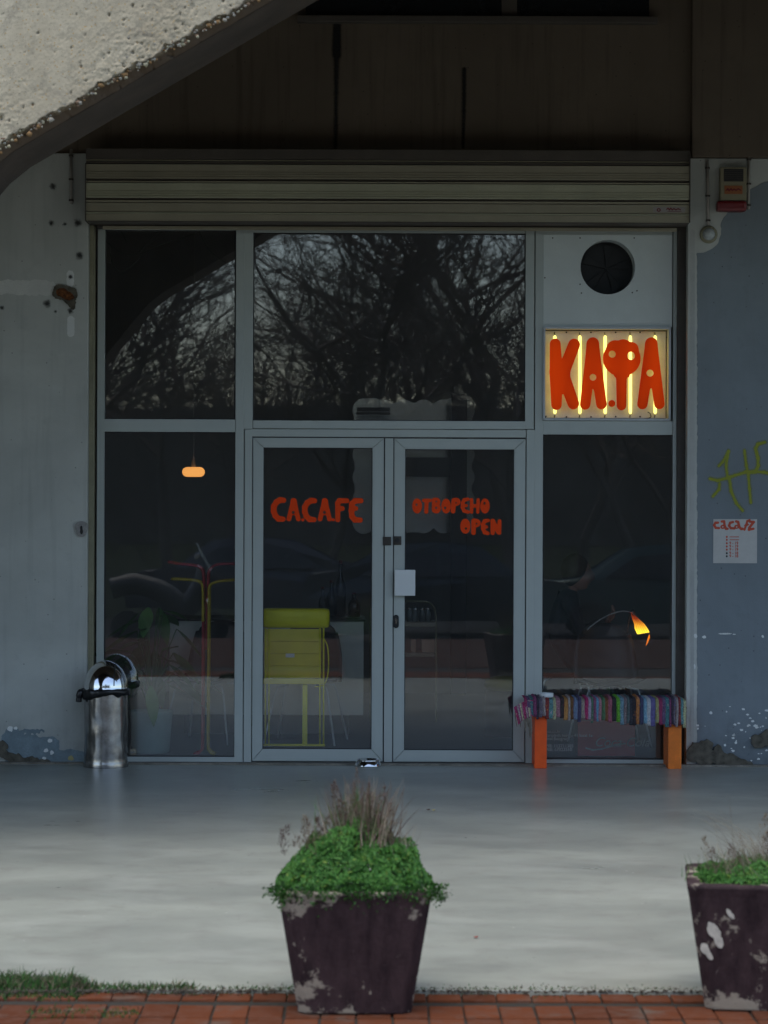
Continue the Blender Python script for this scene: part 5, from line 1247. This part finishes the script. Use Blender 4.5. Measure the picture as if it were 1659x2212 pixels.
tp_ = [(-9,-35,.8),(-3.6,-41,.75),(.5,-37,.85),(3,-35.5,.75),(6,-38,.9),(9,-35,.85),(-12,-40,1.1),(-.8,-44,.95),(3.5,-44,1.15),(8,-43,1.1),(12,-38,1),(-7,-44,.85),(-5.2,-50,1.0),(-11,-49,1.0),(-9,-57,1.0),(1,-54,1.2),(6,-56,1.3),(12,-52,1.2),(4.3,-19.5,.6)]
ROW_ = {}
def lab_tree(x, y):
    row = 'nearest' if y > -37 else 'middle' if y > -50 else 'far'
    if y > -25: return 'smallest bare tree, standing on the verge on this side of the road'
    n_ = ROW_.get(row, 0); ROW_[row] = n_+1
    return '%s bare winter tree from the left in the %s row across the road' % (('first','second','third','fourth','fifth','sixth','seventh','eighth','ninth','tenth','eleventh','twelfth','thirteenth')[n_], row)
LB_ = {}
for k_, (x, y, s) in sorted(enumerate(tp_), key=lambda e: e[1][0]): LB_[k_] = lab_tree(x, y)
for k, (x, y, s) in enumerate(tp_): tree(k % 3, x, y, -.6 if y < -22 else -.45, s, k*1.37, LB_[k])
# far woodland that reads as one mass
uv, uf = [], []
for k in range(34000):
    x = random.uniform(-70,70); y = random.uniform(-95,-62); h = random.uniform(0,1)**.8*(7+2.5*noise.noise(Vector((x*.1,0,0)))); L = random.uniform(.6,2.4); p = Vector((x,y,h-.6)); d_ = Vector((random.gauss(0,.9),0,1)).normalized(); s_ = Vector((d_.z,0,-d_.x))*random.uniform(.008,.03); b0 = len(uv)
    uv += [p-s_, p+s_, p+d_*L]; uf.append((b0,b0+1,b0+2))
wd_ = add('far_woodland', uv, uf, M['bark']); meta(wd_, 'far bare woodland across the road, seen only mirrored', 'woodland', None, 'stuff')
hd = add('undergrowth', [(random.uniform(-60,60) if False else v[0], v[1], v[2]) for v in [(-90,-100,-.6),(90,-100,-.6),(90,-100,5.0),(60,-100,5.6),(30,-100,4.9),(0,-100,5.8),(-30,-100,5.0),(-60,-100,5.7),(-90,-100,5.2),(-90,-104,-.6),(90,-104,-.6),(90,-104,5.0),(-90,-104,5.2)]], [(0,1,2,3,4,5,6,7,8)], pbr('thicket',(.13,.115,.09),.95,0,.5,.6,bmp=0)); meta(hd, kind='structure')
# parked cars
def car(x, y, z, col_, label, flip=1):
    t_ = thing('parked_car', (x,y,z), label, 'car', 'cars parked along the road')
    prof = [(-2.1,.35),(-2.15,.6),(-2.0,.82),(-1.3,.93),(-.65,1.38),(-.1,1.46),(.75,1.42),(1.5,1.02),(2.05,.95),(2.15,.6),(2.1,.35)]
    Y = [(-.86,0),(-.80,.0),(.80,.0),(.86,0)]; vs, fs = [], []
    for j, wy in enumerate((-1,1)):
        for (px, pz) in prof: ww = .86 if pz < 1 else .86-.22*(pz-1)/.46; vs.append((x+px*flip, y+wy*ww, z+pz))
    n = len(prof)
    for i in range(n): i2 = (i+1)%n; fs.append((i, i2, n+i2, n+i))
    fs += [tuple(range(n)), tuple(reversed(range(n,2*n)))]
    o = add('body', vs, fs, col_, t_); b_ = o.modifiers.new('bevel','BEVEL'); b_.width = .07; b_.segments = 3
    for wy in (-1,1):
        for wp in ([(-1.1,.98),(-.6,1.32),(-.02,1.38),(-.02,.98)],[(.04,.98),(.04,1.38),(.7,1.34),(1.25,1.0)]):
            vs = [(x+px*flip, y+wy*(.868-.22*max(0,pz-1)/.46), z+pz) for px, pz in wp]+[(x+px*flip, y+wy*(.85-.22*max(0,pz-1)/.46), z+pz) for px, pz in wp]
            add('window', vs, [(0,1,2,3),(7,6,5,4),(0,4,5,1),(1,5,6,2),(2,6,7,3),(3,7,4,0)], M['glass_dark'], t_)
        for wxp in (-1.3,1.35):
            cc_ = Vector((x+wxp*flip, y+wy*.80, z+.32)); v_, f_ = tube_data([cc_-Vector((0,.1,0)), cc_+Vector((0,.1,0))], .32, 24); add('wheel', v_, f_, M['black'], t_, False)
            v_, f_ = tube_data([cc_-Vector((0,.108,0)), cc_+Vector((0,.108,0))], .2, 20); add('rim', v_, f_, M['rail_dark'], t_, False)
    for wy in (-.6,.6): box('headlight', x+(-2.2 if flip > 0 else 2.08), x+(-2.08 if flip > 0 else 2.2), y+wy-.16, y+wy+.16, z+.62, z+.76, M['white'], t_, .02)
    return t_
P1 = lambda n_, c: pbr(n_, c, .2, .3, .05, 2, bmp=0)
car(4.75, -24.3, -.56, P1('car_teal',(.055,.09,.09)), 'teal grey car parked on the right, mirrored in the right window'); car(1.1, -25.2, -.56, P1('car_blue',(.03,.04,.048)), 'dark blue car parked in the middle, mirrored in the right door', -1); car(-6.8, -25, -.56, P1('car_black',(.03,.03,.035)), 'dark car parked on the left, mirrored in the left window'); car(-1.2-.9, -29.2, -.56, P1('car_grey',(.06,.06,.07)), 'dark grey car on the far side of the road')
# motor scooter mirrored in the left window
ms = thing('motor_scooter', (-2.9,-20.5,-.5), 'dark motor scooter with windscreen parked on the verge, mirrored in the left window', 'scooter')
for wx_ in (-.6,.6):
    c0 = Vector((-2.9+wx_,-20.5,-.22)); v_, f_ = tube_data([c0-Vector((0,.06,0)), c0+Vector((0,.06,0))], .26, 24); add('wheel', v_, f_, M['black'], ms, False)
v_, f_ = tube_data(smooth_path([(-3.75,-20.5,.35),(-3.4,-20.5,.42),(-3.0,-20.5,.3),(-2.7,-20.5,.1),(-2.45,-20.5,.35),(-2.35,-20.5,.6)]), .16, 10); add('body', v_, f_, M['charcoal'], ms, True)
tube('fork', [(-2.3,-20.5,-.2),(-2.45,-20.5,.6)], .03, M['chrome'], ms); tube('handlebar', [(-2.45,-20.85,.68),(-2.42,-20.5,.62),(-2.45,-20.15,.68)], .02, M['chrome'], ms)
add('windscreen', [(-2.3,-20.75,.62),(-2.3,-20.25,.62),(-2.5,-20.3,1.02),(-2.5,-20.7,1.02),(-2.31,-20.75,.62),(-2.31,-20.25,.62),(-2.51,-20.3,1.02),(-2.51,-20.7,1.02)], [(0,1,2,3),(7,6,5,4),(0,4,5,1),(1,5,6,2),(2,6,7,3),(3,7,4,0)], pbr('screen',(.35,.42,.42),.1), ms)
for sy in (-.35,.35): box('mirror', -2.5,-2.46,-20.5+sy-.06,-20.5+sy+.06,.78,.86, M['chrome'], ms, .01)
print('tris', sum(len(m.polygons) for m in bpy.data.meshes))
